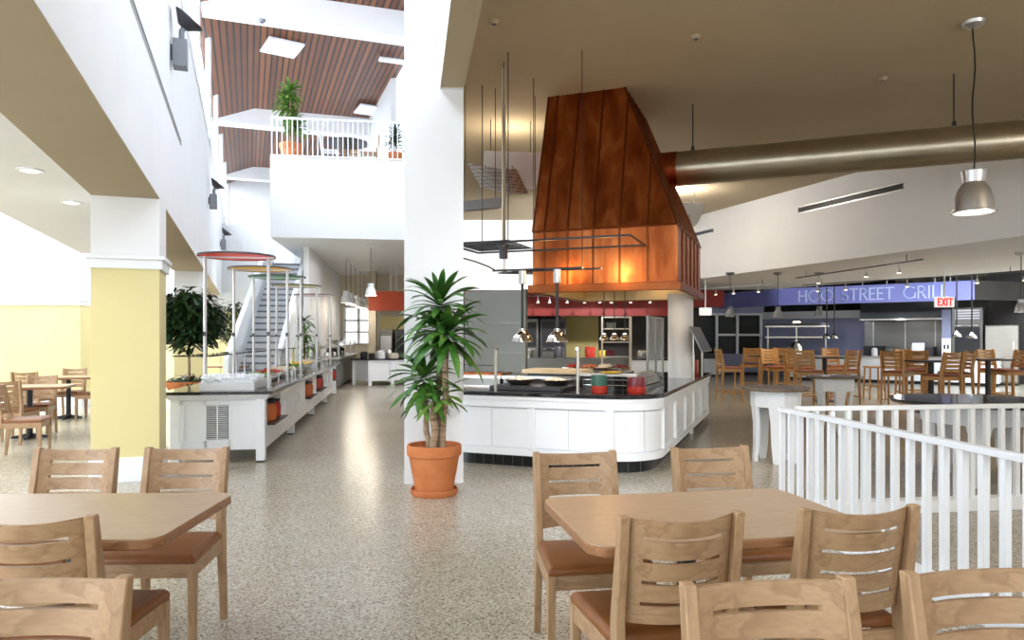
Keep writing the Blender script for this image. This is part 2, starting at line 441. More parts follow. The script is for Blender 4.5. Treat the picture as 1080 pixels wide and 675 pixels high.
# main dining room
struct('ceiling_dining', MB().prism([pb(.52,-3.5), pa(11.9,-3.5), pa(11.9,19.5), pb(.52,19.5)], 4.65, 4.78), shaded_white)
struct('wall_bulkhead_right', strip('a', 11.9, 12.1, -3.5, 19.5, 2.976, 4.78), white)
struct('wall_back_upper', B(-2.4,4.75,19.5,19.7,2.73,4.78), white)
struct('ceiling_low', MB().prism([pa(12.1,-3.5),(20,-3.5),(20,2),(14.5,11.6),(11.8,16.4),(9.4,20.7),(8.2,22.9),(-3,23.5),(-3,19.7),pa(12.1,19.5)], 2.976, 3.06), white)
band = MB().box(-1.4,4.9,20.7,21.0,2.06,2.80).box(4.9,6.15,20.6,21.0,2.32,2.80)
struct('trim_red_band', band, red)
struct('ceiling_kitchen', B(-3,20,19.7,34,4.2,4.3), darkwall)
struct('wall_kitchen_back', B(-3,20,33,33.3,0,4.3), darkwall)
struct('wall_right', B(17.8,18,-4,34,0,4.3), cream)
struct('wall_behind', MB().box(-18,18,-3.8,-3.5,0,.7).box(-18,18,-3.8,-3.5,3.6,9), white)
pane('window_front', [(-10,-3.6,.7),(10,-3.6,.7),(10,-3.6,3.6),(-10,-3.6,3.6)], 1.5)

# stair: white solid-sided flight climbing along the gallery wall
ST = Frame(-6.40, 16.2, YB)
nst, rise, go = 22, .165, .235
st = MB()
for k in range(nst):
    y = k*go; z = (k+1)*rise
    st.box(0, 1.0, y, y+go+.02, max(0,z-rise-.25), z-.035)
struct('stair_flight', st, white, loc=(ST.x,ST.y,0), rz=YB)
tr = MB()
for k in range(nst):
    y = k*go; z = (k+1)*rise
    tr.box(.005, .995, y-.03, y+go, z-.045, z)
struct('stair_treads', tr, grey_metal, loc=(ST.x,ST.y,0), rz=YB)
bal = MB()
H = nst*rise; Ln = nst*go
for x0 in (-.12, 1.0):
    bal.hull8([(x0,-.25,0),(x0+.12,-.25,0),(x0+.12,Ln,H-.35),(x0,Ln,H-.35)], [(x0,-.25,.95),(x0+.12,-.25,.95),(x0+.12,Ln,H+.95),(x0,Ln,H+.95)])
struct('stair_balustrade', bal, white_gloss, loc=(ST.x,ST.y,0), rz=YB)
# ================================================================== DINING CHAIRS AND TABLES
def rrect(x0, x1, y0, y1, r, n=6):
    pts = []
    for cx, cy, a0 in ((x1-r,y1-r,0),(x0+r,y1-r,90),(x0+r,y0+r,180),(x1-r,y0+r,270)):
        for k in range(n+1):
            t = radians(a0 + 90*k/n); pts.append((cx+r*cos(t), cy+r*sin(t)))
    return pts
def make_chair(name, label, cat, group, H=.855, S=.45, hw=.205, mp=None, mz=None, ms=None, bar=False, slots=4):
    """origin under the middle of the top rail; the sitter faces +y"""
    t = thing(name, label, cat, group=group)
    # raking back posts
    for s in (-1, 1):
        x = s*(hw-.016); w = .016; m = MB()
        prof = [(0.0,.020,.026),(S-.02,.058,.062),(S+.06,.062,.062),(H-.02,.004,.036),(H,.000,.034)]
        ring = []
        for z, yc, d in prof:
            ring.append([(x-w,yc-d/2,z),(x+w,yc-d/2,z),(x+w,yc+d/2,z),(x-w,yc+d/2,z)])
        vs = [p for r in ring for p in r]; fs = [(3,2,1,0), tuple(range(len(vs)-4, len(vs)))]
        for k in range(len(ring)-1):
            for i in range(4): fs.append((k*4+i, k*4+(i+1)%4, k*4+4+(i+1)%4, k*4+4+i))
        m.add(vs, fs).build('rear_leg', mz, t, bevel=.004)
        xf = s*(hw+.012); f = MB()
        f.hull8([(xf-.014,.455,0),(xf+.014,.455,0),(xf+.014,.483,0),(xf-.014,.483,0)],
                [(xf-.018,.447,S-.03),(xf+.018,.447,S-.03),(xf+.018,.487,S-.03),(xf-.018,.487,S-.03)])
        f.build('front_leg', mz, t, bevel=.003)
    # apron
    a = MB(); z0, z1 = S-.095, S-.03
    a.obox((-hw+.03,.075,(z0+z1)/2),(hw-.03,.075,(z0+z1)/2),.022,z1-z0)
    a.obox((-hw-.0,.467,(z0+z1)/2),(hw+.0,.467,(z0+z1)/2),.022,z1-z0)
    for s in (-1,1): a.obox((s*(hw-.016),.06,(z0+z1)/2),(s*(hw+.012),.455,(z0+z1)/2),.022,z1-z0)
    a.build('seat_frame', mp, t, bevel=.003)
    if bar:
        b = MB()
        b.obox((-hw,.467,.26),(hw,.467,.26),.022,.03)
        for s in (-1,1): b.obox((s*(hw-.016),.04,.20),(s*(hw+.012),.46,.20),.02,.028)
        b.build('footrest', mz, t, bevel=.003)
    # upholstered seat: dished slab with soft edge
    c = MB(); pts0 = [(-hw+.008,.085),(hw-.008,.085),(hw+.028,.492),(-hw-.028,.492)]
    def ins(p, d): 
        cx, cy = 0, .31; return (p[0]-d*(1 if p[0]>0 else -1), p[1]-d*(1 if p[1]>cy else -1))
    lv = [(S-.03,.0),(S-.008,.0),(S+.006,.012),(S+.012,.035)]
    vs = []
    for z, d in lv: vs += [(*ins(p,d),z) for p in pts0]
    vs.append((0,.31,S+.008))
    fs = [(3,2,1,0)]
    for k in range(len(lv)-1):
        for i in range(4): fs.append((k*4+i,k*4+(i+1)%4,k*4+4+(i+1)%4,k*4+4+i))
    n = (len(lv)-1)*4
    for i in range(4): fs.append((n+i, n+(i+1)%4, n+4))
    c.add(vs, fs).build('seat', ms, t, bevel=.006)
    # bent panel back with slots
    zb, zt = S+.055, H-.006
    zs = [zb]; hs = (zt-zb)
    for k in range(slots):
        zc = zt - hs*(.175 + .21*k); zs += [zc+.0065, zc-.0065]
    zs = [zb] + sorted(zs[1:]) + [zt]
    NU = 16; wpan = hw-.032
    def P(i, j):
        q = -1 + 2*i/NU; z = zs[j]
        yc = .062 + (.002-.062)*max(0,(z-S-.06))/(H-S-.06) + .006
        return (q*wpan, yc - .05*(1-q*q), z - .012*(1-q*q)*max(0,(z-zb)/(zt-zb))), Vector((-.05*2*q/wpan, -1, 0)).normalized()
    MB().sheet(P, NU, len(zs)-1, .013, lambda i, j: j % 2 == 1 and 2 <= i < NU-2).build('backrest', mp, t, bevel=0)
    return t

chair0 = make_chair('dining_chair', 'beech slat-back chair with brown seat at far left corner of the wide maple table', 'chair', 'beech dining chairs', mp=beech, mz=beech_z, ms=leather)
chair0.location = (.303,3.44,0); chair0.rotation_euler = (0,0,pi+radians(9))
D = lambda x, y, r, label: dup(chair0, (x,y,0), radians(r), label)
D(1.0, 3.60, 190, 'beech slat-back chair at far right corner of the maple table, nearest the white railing corner')
D(.53, 2.215, 10, 'beech chair seen from behind, tucked at the near left side of the right maple table')
D(1.13, 2.31, 7, 'beech chair seen from behind between the right maple table and the white railing')
D(.579, 1.61, 187.5, 'beech chair back in front of the right table, its one long slot showing')
D(1.116, 1.69, 188, 'beech chair back cut by the right edge beside the white railing')
D(-2.174, 3.556, 181, 'beech chair behind the left maple table, in front of the yellow column')
D(-1.63, 3.57, 182, 'beech chair with brown seat at the far right corner of the left table')
D(-1.49, 2.185, 4, 'beech chair seen from behind, tucked under the near side of the left table')
D(-1.08, 1.627, 182, 'pinkish beech chair back filling the lower left corner')

def make_table(name, label, group):
    t = thing(name, label, 'table', group=group)
    MB().prism(rrect(-.53,.53,-.355,.355,.07), .737, .741).build('tabletop', tabletop_m, t)
    MB().prism(rrect(-.533,.533,-.358,.358,.072), .703, .737).build('edge_band', edge_m, t, bevel=.006)
    p = MB(); p.cyl((0,.12,.05),(0,.12,.69),.038); p.box(-.25,.25,-.03,.03,.685,.703); p.box(-.03,.03,-.2,.2,.685,.703)
    p.build('pedestal', black, t)
    f = MB()
    for a in (0, pi/2, pi, 1.5*pi):
        f.hull8([(cos(a)*.03-sin(a)*.03,sin(a)*.03+cos(a)*.03,0),(cos(a)*.03+sin(a)*.03,sin(a)*.03-cos(a)*.03,0),(cos(a)*.3+sin(a)*.025,sin(a)*.3-cos(a)*.025,0),(cos(a)*.3-sin(a)*.025,sin(a)*.3+cos(a)*.025,0)],
                [(cos(a)*.03-sin(a)*.03,sin(a)*.03+cos(a)*.03,.07),(cos(a)*.03+sin(a)*.03,sin(a)*.03-cos(a)*.03,.07),(cos(a)*.3+sin(a)*.025,sin(a)*.3-cos(a)*.025,.03),(cos(a)*.3-sin(a)*.025,sin(a)*.3+cos(a)*.025,.03)])
    f.M = None; f.v = [(x*.72,y*.72+.12,z) for x,y,z in f.v]
    f.build('foot', black, t)
    return t
table0 = make_table('dining_table', 'maple-topped rectangular table with rounded corners, in front of the copper hood island', 'maple dining tables')
table0.location = (.71,2.69,0); table0.rotation_euler = (0,0,radians(10.5))
TB = lambda x, y, r, label: dup(table0, (x,y,0), radians(r), label)
TB(-1.705, 2.675, 1.5, 'maple-topped table at lower left, two beech chairs behind it')

# small tables and chairs in the bright bay on the far left
TB(-7.75, 12.35, 12, 'small table by the yellow wall, a chair in profile at its right end')
TB(-6.75, 9.9, 20, 'table nearest the left edge before the yellow wall')
for x, y, r, l in [(-8.05,13.1,190,'chair beyond the far table, back against the yellow wall'),
                   (-7.06,12.5,100,'chair in side view at the right end of the table by the yellow wall'),
                   (-8.0,11.66,8,'chair half hidden behind a nearer one at the small table by the yellow wall'),
                   (-7.0,10.6,195,'chair at the far side of the table nearest the left edge'),
                   (-6.62,9.25,12,'chair seen from behind at the near side of the far-left table'),
                   (-6.03,8.35,-70,'chair cut by the left edge beside the far-left table'),
                   (-8.9,12.1,-80,'chair at far left, partly cut by the left edge by the yellow wall')]:
    D(x, y, r, l)
TB(-6.9, 17.3, 8, 'table glimpsed past the round-headed tree, behind the salad station')
D(-6.75, 18.14, 188, 'chair glimpsed behind the salad station, below the second tree')

# ------------------------------------------------------------------ bar-height chairs and tables
bar0 = make_chair('bar_chair', 'golden oak bar chair in side view, apart from the others at the left end', 'bar chair', 'golden oak bar chairs', H=1.17, S=.76, hw=.21, mp=oak, mz=oak_z, ms=seat_red, bar=True, slots=4)
def bar(u, Y, r, label):
    p = at(u, 0, Y)
    if label is None:
        bar0.location = (p.x, Y, 0); bar0.rotation_euler = (0,0,radians(r)); return
    dup(bar0, (p.x,Y,0), radians(r), label)
bar(757, 15.9, -88, None)
for u, Y, r, l in [(793,17.9,-12,'golden oak bar chair, second from the left end of the row, back to the viewer'),
                   (811,16.6,185,'golden oak bar chair facing the viewer, third from the left end of the row'),
                   (824,18.6,170,'golden oak bar chair hidden behind the third chair, near the heated shelf unit'),
                   (832,15.6,-75,'golden oak bar chair in profile just left of a chair facing out'),
                   (847.5,14.6,176,'golden oak bar chair facing out, just right of the chair in profile'),
                   (875,17.3,184,'golden oak bar chair behind a black bar table, facing out'),
                   (901,14.5,24,'golden oak bar chair seen from behind, just above the second round white table'),
                   (940,13.7,-48,'golden oak bar chair turned at an angle beside the long grill counter front'),
                   (952,16.2,186,'pale-lit bar chair facing out behind the angled chair'),
                   (967,14.3,-18,'golden oak bar chair seen from behind, left of the widest chair back'),
                   (1006,12.3,12,'golden oak bar chair with the widest back, above the dark round table'),
                   (1024,13.45,80,'golden oak bar chair turned sideways behind the widest chair'),
                   (1039,15.4,188,'golden oak bar chair behind the bar table at the right edge'),
                   (1078,14.4,90,'golden oak bar chair in side view at the right edge')]:
    bar(u, Y, r, l)
def bar_table(u, Y, label):
    p = at(u, 0, Y); t = thing('bar_table', label, 'bar table', (p.x,Y,0), group='black pedestal bar tables')
    MB().prism(rrect(-.34,.34,-.34,.34,.05), .955, .985).build('tabletop', black, t, bevel=.004)
    MB().cyl((0,0,.03),(0,0,.955),.05).build('pedestal', black, t)
    MB().lathe([(.0,0),(.26,0),(.25,.02),(.05,.04),(0,.04)], n=24).build('foot', black, t)
for u, Y, l in [(808,17.3,'black bar table between the chairs at the left end'),(870,15.9,'black bar table behind the second round white table'),
                (982,13.4,'black bar table between the two chairs seen from behind'),(1042,14.4,'black bar table at the right edge beside the sideways chair')]:
    bar_table(u, Y, l)
p = at(922, 0, 16.4)
t = thing('bar_stool', 'backless wooden stool among the bar chairs, before the white grill counter front', 'stool', (p.x,16.4,0))
B(-.19,.19,-.16,.16,.72,.76).build('seat', oak, t, bevel=.01)
for sx in (-1,1):
    for sy in (-1,1): MB().obox((sx*.18,sy*.15,0),(sx*.155,sy*.13,.72),.03,.03).build('leg', oak_z, t)
m = MB()
for sx in (-1,1): m.obox((sx*.172,-.145,.22),(sx*.172,.145,.22),.02,.025)
for sy in (-1,1): m.obox((-.17,sy*.143,.3),(.17,sy*.143,.3),.02,.025)
m.build('footrest', oak_z, t)

# ------------------------------------------------------------------ round white-legged tables
def round_table(x, y, label, r=.385, h=.85, rb=.27, topmat=None, nleg=5, rot=.3, leg_w=.15):
    t = thing('round_table', label, 'table', (x,y,0), rot, group='round tables with white bases')
    MB().lathe([(0,h-.035),(r-.012,h-.035),(r,h-.025),(r,h-.008),(r-.008,h),(0,h)], n=48).build('tabletop', topmat or brown_top, t)
    n = 2*nleg
    ap = MB(); prof = []
    vs = []
    for z, rr in ((h-.22,rb),(h-.035,rb*1.03)):
        for q in (rr, rr-.03):
            for i in range(n): vs.append((q*cos(2*pi*i/n), q*sin(2*pi*i/n), z))
    fs = []
    for i in range(n):
        j = (i+1) % n
        fs += [(i,j,2*n+j,2*n+i),(n+j,n+i,3*n+i,3*n+j),(i,n+i,n+j,j),(2*n+i,2*n+j,3*n+j,3*n+i)]
    ap.add(vs, fs).build('apron', white_gloss, t)
    for k in range(nleg):
        a = 2*pi*(2*k+.5)/n + 0; m = MB(); m.M = Matrix.Rotation(a, 4, 'Z')
        rr = rb*cos(pi/n)-.005
        zs = [0,.05,.20,.45,h-.24,h-.2]; ws = [.05,.062,.085,.10,.13,.15]; ro = [.0,.0,.01,.012,0,0]
        rings = []
        for z, w_, o_ in zip(zs, ws, ro):
            w2 = w_*leg_w/.125/2
            rings.append([(rr-.045-o_,-w2,z),(rr-o_,-w2,z),(rr-o_,w2,z),(rr-.045-o_,w2,z)])
        vs = [p for q in rings for p in q]; fs = [(3,2,1,0),tuple(range(len(vs)-4,len(vs)))]
        for q in range(len(rings)-1):
            for i in range(4): fs.append((q*4+i,q*4+(i+1)%4,q*4+4+(i+1)%4,q*4+4+i))
        m.add(vs, fs).build('leg', white_gloss, t, bevel=.004)
    return t
p = at(818, 0, 8.1); round_table(p.x, 8.1, 'round brown-topped table on white board legs beside the island, nearest the railing corner')
p = at(880, 0, 10.5); round_table(p.x, 10.5, 'round brown-topped white table behind the railing, below the bar chair seen from behind', rot=.55)
p = at(1030, 0, 7.0); round_table(p.x, 7.0, 'large round black-topped table on a white base close behind the railing', r=.76, h=.80, rb=.48, topmat=granite, nleg=5, rot=.1, leg_w=.2)

# ------------------------------------------------------------------ white railing round the well
def railing(p0, p1, label, gap=.136):
    p0 = Vector((*p0,0)); p1 = Vector((*p1,0)); d = p1-p0; n = int(d.length/gap)
    t = thing('railing', label, 'railing', p0, atan2(d.y,d.x), group='white baluster railings')
    Ln = d.length
    B(-.02,Ln,-.028,.028,.825,.862).build('top_rail', white_gloss, t, bevel=.005)
    B(-.03,Ln,-.07,.07,0,.10).build('curb', white_gloss, t, bevel=.005)
    for k in range(n):
        x = .01+k*gap
        B(x-.019,x+.019,-.017,.017,.10,.826).build('baluster', white_gloss, t)
railing((2.115,5.58),(2.70,.5), 'white slatted railing running toward the viewer beside the right table')
railing((2.27,5.63),(6.2,6.14), 'white slatted railing running across behind the nearer railing run')

# ================================================================== PLANTS
def blade(mb, o, az, el, ln, w, droop, rnd, seg=7, fold=.25):
    """strap leaf: arches out from o and hangs under its own weight"""
    p = Vector(o); d = Vector((cos(az)*cos(el), sin(az)*cos(el), sin(el)))
    side = Vector((-sin(az), cos(az), 0)); st = ln/seg; tw = rnd.uniform(-.5,.5)
    L_, C_, R_ = [], [], []
    for k in range(seg+1):
        t = k/seg; ww = w*(sin(pi*min(1,(t*.88+.10)))**.7)*.5 if k < seg else 0.0008
        up = side.cross(d).normalized(); s2 = (side*cos(tw*t)+up*sin(tw*t))
        L_.append(p - s2*ww + up*ww*fold); C_.append(p.copy()); R_.append(p + s2*ww + up*ww*fold)
        p = p + d*st; d = (d + Vector((0,0,-droop*st*(0.6+t*1.6)))).normalized()
    vs = L_+C_+R_; n = seg+1; fs = []
    for k in range(seg):
        fs += [(k,n+k,n+k+1,k+1),(n+k,2*n+k,2*n+k+1,n+k+1)]
    mb.add(vs, fs)
def rosette(mb, o, n, ln, w, seed, el=(.95,-.35), droop=3.2):
    rnd = random.Random(seed)
    for k in range(n):
        t = (k+.5)/n; az = k*2.39996 + rnd.uniform(-.25,.25)
        e = el[0]+(el[1]-el[0])*t + rnd.uniform(-.15,.15)
        blade(mb, Vector(o)+Vector((0,0,.14*(1-t)-.03)), az, e, ln*rnd.uniform(.78,1.12)*(1-.25*(1-t)), w*rnd.uniform(.85,1.15), droop*rnd.uniform(.8,1.25), rnd)
def pot(t, r, h, m=terracotta, saucer=True):
    z = .03 if saucer else 0
    if saucer:
        MB().lathe([(0,0),(r*.80,0),(r*.86,.02),(r*.87,.055),(r*.84,.058),(r*.82,.03),(0,.03)], n=40).build('saucer', m, t)
    MB().lathe([(0,z),(r*.68,z),(r*.70,z+.02),(r*.80,z+h*.38),(r*.815,z+h*.385),(r*.82,z+h*.42),(r*.90,z+h*.70),(r*.93,z+h*.76),(r*.99,z+h*.78),(r,z+h*.82),(r,z+h*.96),(r*.97,z+h),(r*.90,z+h),(r*.87,z+h*.9),(0,z+h*.88)], n=48).build('pot', m, t)
    MB().lathe([(0,z+h*.86),(r*.865,z+h*.87),(r*.5,z+h*.90),(0,z+h*.905)], n=32).build('soil', soil, t)
    return z+h*.89
# cane plant beside the white column
def offcol(f):
    # leaves bend along the column face instead of passing through it
    f.v = [(x, min(y, .385+.144*(x+.33)-.01-.012*abs(sin(9*z+5*x))), z) for x, y, z in f.v]
t = thing('potted_plant', 'tall cane plant with strap leaves in a terracotta pot against the white column', 'plant', (-.70,6.40,0))
zs = pot(t, .245, .42)
canes = [((-.05,-.02),(-.085,0.0,.92),.026),((.02,.03),(.045,.06,1.62),.028),((.075,-.03),(.12,-.05,1.36),.031),((.012,-.085),(.005,-.09,.84),.033)]
for k, ((x,y),tip,r) in enumerate(canes):
    b = Vector((x,y,zs-.02)); e = Vector(tip)
    pts = [b.lerp(e,q/6)+Vector((.012*sin(q*1.9+k),.012*cos(q*2.3+k),0))*(q<6 and q>0) for q in range(7)]
    MB().tube(pts, r, 10, [r*(1.12-.25*q/6) for q in range(7)]).build('cane', bark, t)
f = MB()
rosette(f, (.045,.06,1.66), 46, .46, .070, 3, el=(1.15,-.3), droop=2.2); rosette(f, (.13,-.05,1.40), 52, .50, .072, 5, el=(.95,-.45), droop=2.5); rosette(f, (.0,.05,1.42), 30, .46, .07, 6, el=(.7,-.5), droop=2.6)
offcol(f); f.build('upper_leaves', leaf, t, ang=60, recalc=False)
f = MB(); rosette(f, (-.09,0,1.0), 44, .42, .068, 8, el=(.95,-.6), droop=2.4); offcol(f); f.build('middle_leaves', leaf, t, ang=60, recalc=False)
f = MB(); rosette(f, (.0,-.10,.82), 10, .28, .062, 11, el=(.5,-.3)); rosette(f, (.12,-.07,.86), 10, .30, .06, 12, el=(.6,-.4)); rosette(f, (-.12,-.02,.84), 12, .30, .06, 14, el=(.4,-.4))
offcol(f); f.build('lower_leaves', leaf_lime, t, ang=60, recalc=False)

def leaf_ball(mb, c, rx, rz, n, seed, ln=.09, w=.032, inner=.35, hang=.9):
    rnd = random.Random(seed)
    for k in range(n):
        z = rnd.uniform(-1,1); a = rnd.uniform(0,2*pi); q = sqrt(1-z*z); r = inner+(1-inner)*rnd.random()**.5
        r *= 1+.16*sin(3*a+seed)*cos(4*z)
        o = Vector(c)+Vector((q*cos(a)*rx*r, q*sin(a)*rx*r, z*rz*r))
        blade(mb, o, a+rnd.uniform(-.9,.9), rnd.uniform(-hang,.35), ln*rnd.uniform(.7,1.3), w, 3, rnd, seg=3, fold=.1)
def tree_crown(name, label, x, y, base_z, rx, rz, cz, seed, n=1100, urn=True, group='indoor trees'):
    t = thing(name, label, 'tree', (x,y,0), group=group)
    if urn:
        MB().lathe([(0,0),(.22,0),(.22,.05),(0,.05)], n=28).build('plinth', black, t)
        MB().lathe([(0,.05),(.16,.05),(.17,.08),(.13,.16),(.125,.30),(.15,.40),(.19,.46),(.30,.55),(.355,.64),(.36,.70),(.335,.70),(.31,.66),(0,.64)], n=40).build('urn', terracotta, t)
        f = MB(); leaf_ball(f, (0,0,.70), .33, .10, 420, seed+9, .10, .04, .1); f.build('underplanting', leaf_dark, t, ang=60, recalc=False)
        b = .62
    else:
        b = pot(t, .2, .36)
    MB().tube([(0,0,b),(.012,.0,b+.3),(-.01,.01,cz-rz*.6),(.0,0,cz)], .022, 8, [.026,.022,.02,.012]).build('trunk', bark, t)
    br = MB(); rnd = random.Random(seed)
    for k in range(9):
        a = k*2.4; e = rnd.uniform(.2,1.0)
        br.tube([(0,0,cz-rz*.45+.03*k),(cos(a)*rx*.35,sin(a)*rx*.35,cz-rz*.1+.03*k),(cos(a)*rx*.7,sin(a)*rx*.7,cz+rz*.35*e)], .008, 5)
    br.build('branches', bark, t)
    f = MB(); leaf_ball(f, (0,0,cz), rx, rz, n, seed, .15, .055, .35); f.build('leaves', leaf_dark, t, ang=60, recalc=False)
    return t
tree_crown('indoor_tree', 'round-headed dark tree in a footed terracotta urn beside the salad station', -5.32, 11.7, 0, .52, .50, 1.72, 21, n=2600)
tree_crown('indoor_tree', 'dark tree in front of the yellow end wall, left of the stair', -8.0, 20.6, 0, 0.6, .62, 1.85, 33, n=1500, urn=False)
t = thing('potted_plant', 'leafy upright plant at the right foot of the stair', 'plant', (-5.44,18.72,0))
zs = pot(t, .16, .30)
for k in range(3): MB().tube([(0.03*cos(k*2.1),.03*sin(k*2.1),zs),(.06*cos(k*2.1),.06*sin(k*2.1),1.2+.25*k)], .018, 8).build('cane', bark, t)
f = MB()
for k in range(3): rosette(f, (.06*cos(k*2.1),.06*sin(k*2.1),1.2+.3*k), 26, .40, .06, 40+k)
rosette(f, (0,0,.95), 18, .34, .05, 44)
f.build('leaves', leaf, t, ang=60, recalc=False)

# ------------------------------------------------------------------ the gallery above
GR = thing('gallery_railing', 'white baluster railing along the front of the upper gallery', 'railing', (GB.x,GB.y,5.85), YB)
B(0,3.62,.03,.08,.95,1.0).build('top_rail', white_gloss, GR)
B(0,3.62,.03,.08,0.03,.07).build('bottom_rail', white_gloss, GR)
for k in range(30):
    x = .03+k*.122
    B(x-.012,x+.012,.04,.07,.07,.95).build('baluster', white_gloss, GR)
q = GB.p(.36,.85)
t = thing('gallery_plant', 'tall strap-leaved plant in a terracotta pot at the left end of the gallery', 'plant', (q.x,q.y,5.85), group='gallery plants')
zs = pot(t, .29, .55, saucer=False)
for k in range(4): MB().tube([(.07*cos(k*1.6),.07*sin(k*1.6),zs),(.10*cos(k*1.6),.10*sin(k*1.6),1.1+.3*k)], .02, 8).build('cane', bark, t)
f = MB()
for k in range(4): rosette(f, (.12*cos(k*1.6),.12*sin(k*1.6),.95+.28*k), 46, .46, .085, 60+k, el=(1.1,-.5), droop=2.2)
f.build('leaves', leaf_lime, t, ang=60, recalc=False)
q = GB.p(3.02,.6)
t = thing('gallery_plant', 'dark feathery plant at the right end of the gallery beside the white column', 'plant', (q.x,q.y,5.85), group='gallery plants')
zs = pot(t, .2, .35, saucer=False)
f = MB(); rosette(f, (0,0,.55), 40, .42, .05, 71, el=(1.2,.2)); rosette(f, (0,0,.8), 24, .40, .05, 72, el=(1.2,.0)); f.build('leaves', leaf_dark, t, ang=60, recalc=False)
q = GB.p(1.75,1.2)
t = thing('gallery_table', 'round dark-topped cafe table on the upper gallery', 'table', (q.x,q.y,5.85))
MB().lathe([(0,.70),(.55,.70),(.56,.715),(.55,.73),(0,.73)], n=36).build('tabletop', black, t)
MB().cyl((0,0,.02),(0,0,.70),.04).build('pedestal', black, t)
MB().lathe([(0,0),(.18,0),(.05,.03),(0,.03)], n=24).build('foot', black, t)
def cafe_chair(x, y, r, m, label):
    q = GB.p(x, y); t = thing('gallery_chair', label, 'chair', (q.x,q.y,5.85), radians(r), group='gallery cafe chairs')
    B(-.2,.2,.02,.42,.43,.46).build('seat', m, t, bevel=.01)
    for s in (-1,1):
        MB().obox((s*.18,.40,0),(s*.18,.38,.43),.03,.03).build('front_leg', m, t)
        MB().obox((s*.18,.05,0),(s*.18,-.06,.9),.03,.035).build('rear_leg', m, t)
    bk = MB()
    for z in (.55,.66,.77,.87): bk.obox((-.18,-.0-.1*(z-.43)/.45+.04,z),(.18,-.0-.1*(z-.43)/.45+.04,z),.015,.07)
    bk.build('backrest', m, t)
cafe_chair(1.12,1.05,-82, white_gloss, 'white cafe chair left of the gallery table')
cafe_chair(1.75,2.05,188, balc_wood, 'slatted wooden cafe chair behind the gallery table')
cafe_chair(2.52,1.15,100, balc_wood, 'honey wood cafe chair right of the gallery table')
# ================================================================== SALAD STATION
YS = atan2(.163,.987)
SS = Frame(-2.80, 8.05, YS)
def inv(fr, p):
    dx, dy = p[0]-fr.x, p[1]-fr.y; c, n = cos(fr.yaw), sin(fr.yaw)
    return (c*dx+n*dy, -n*dx+c*dy)
SLEN = 9.9
t = thing('salad_station', 'long white serving station with black stone top and open side niches', 'serving counter', (SS.x,SS.y,0), YS)
niches = [(.15,1.15),(3.7,4.75),(5.4,6.6),(8.9,9.7)]
b = MB(); b.box(-1.0,-.34,0,SLEN,.15,.775); b.box(-.34,0,0,SLEN,.15,.40); b.box(-.34,0,0,SLEN,.70,.775)
y = 0
for n0, n1 in niches + [(SLEN,SLEN)]:
    if n0 > y: b.box(-.34,0,y,n0,.40,.70)
    y = n1
b.build('body', white_gloss, t)
cove = MB().hull8([(-1.0,0,.70),(0,0,.70),(0,SLEN,.70),(-1,SLEN,.70)],[(-1.07,-.07,.775),(.07,-.07,.775),(.07,SLEN+.05,.775),(-1.07,SLEN+.05,.775)])
cove.build('cove_moulding', white_gloss, t)
B(-1.10,.10,-.10,SLEN+.08,.775,.81).build('stone_top', granite, t, bevel=.005)
for y in (0,2.35,4.95,7.4,9.8):
    for x in (-1.0,-.09): 
        B(x-.004,x+.094,y-.012,y+.09,0.02,.72).build('leg', white_gloss, t, bevel=.004)
        B(x+.005,x+.085,y-.005,y+.08,0,.02).build('leg_shoe', black, t)
fr = MB()
for x0, x1 in ((-.905,-.86),(-.65,-.62),(-.385,-.36),(-.12,-.09)): fr.box(x0,x1,-.012,.0,.15,.70)
fr.box(-.91,-.09,-.012,0,.15,.26); fr.box(-.91,-.09,-.012,0,.655,.70)
fr.build('end_frame', white_gloss, t, bevel=.002)
v = MB(); v.box(-.62,-.39,-.006,-.001,.27,.65)
v.build('vent_backing', dark, t)
v = MB()
for k in range(17): 
    z = .275+k*.0225; v.hull8([(-.615,-.014,z),(-.395,-.014,z),(-.395,-.004,z+.012),(-.615,-.004,z+.012)],[(-.615,-.014,z+.004),(-.395,-.014,z+.004),(-.395,-.004,z+.016),(-.615,-.004,z+.016)])
v.box(-.51,-.50,-.016,-.003,.27,.65)
v.build('vent_slats', alu, t)
doors = [(1.25,2.3),(2.45,3.6),(6.7,7.3),(7.5,8.8)]
for y0, y1 in doors:
    d = B(-.002,.014,y0+.02,y1-.02,.30,.67).build('door', white_gloss, t, bevel=.003)
    MB().tube([(.016,y0+.12,.45),(.045,y0+.12,.46),(.045,y0+.12,.58),(.016,y0+.12,.59)], .006, 6).build('handle', alu, d)
for n0, n1 in niches:
    B(-.34,.09,n0+.01,n1-.01,.40,.415).build('niche_shelf', black, t)
    B(-.338,-.33,n0+.01,n1-.01,.415,.70).build('niche_back', darkwall, t)
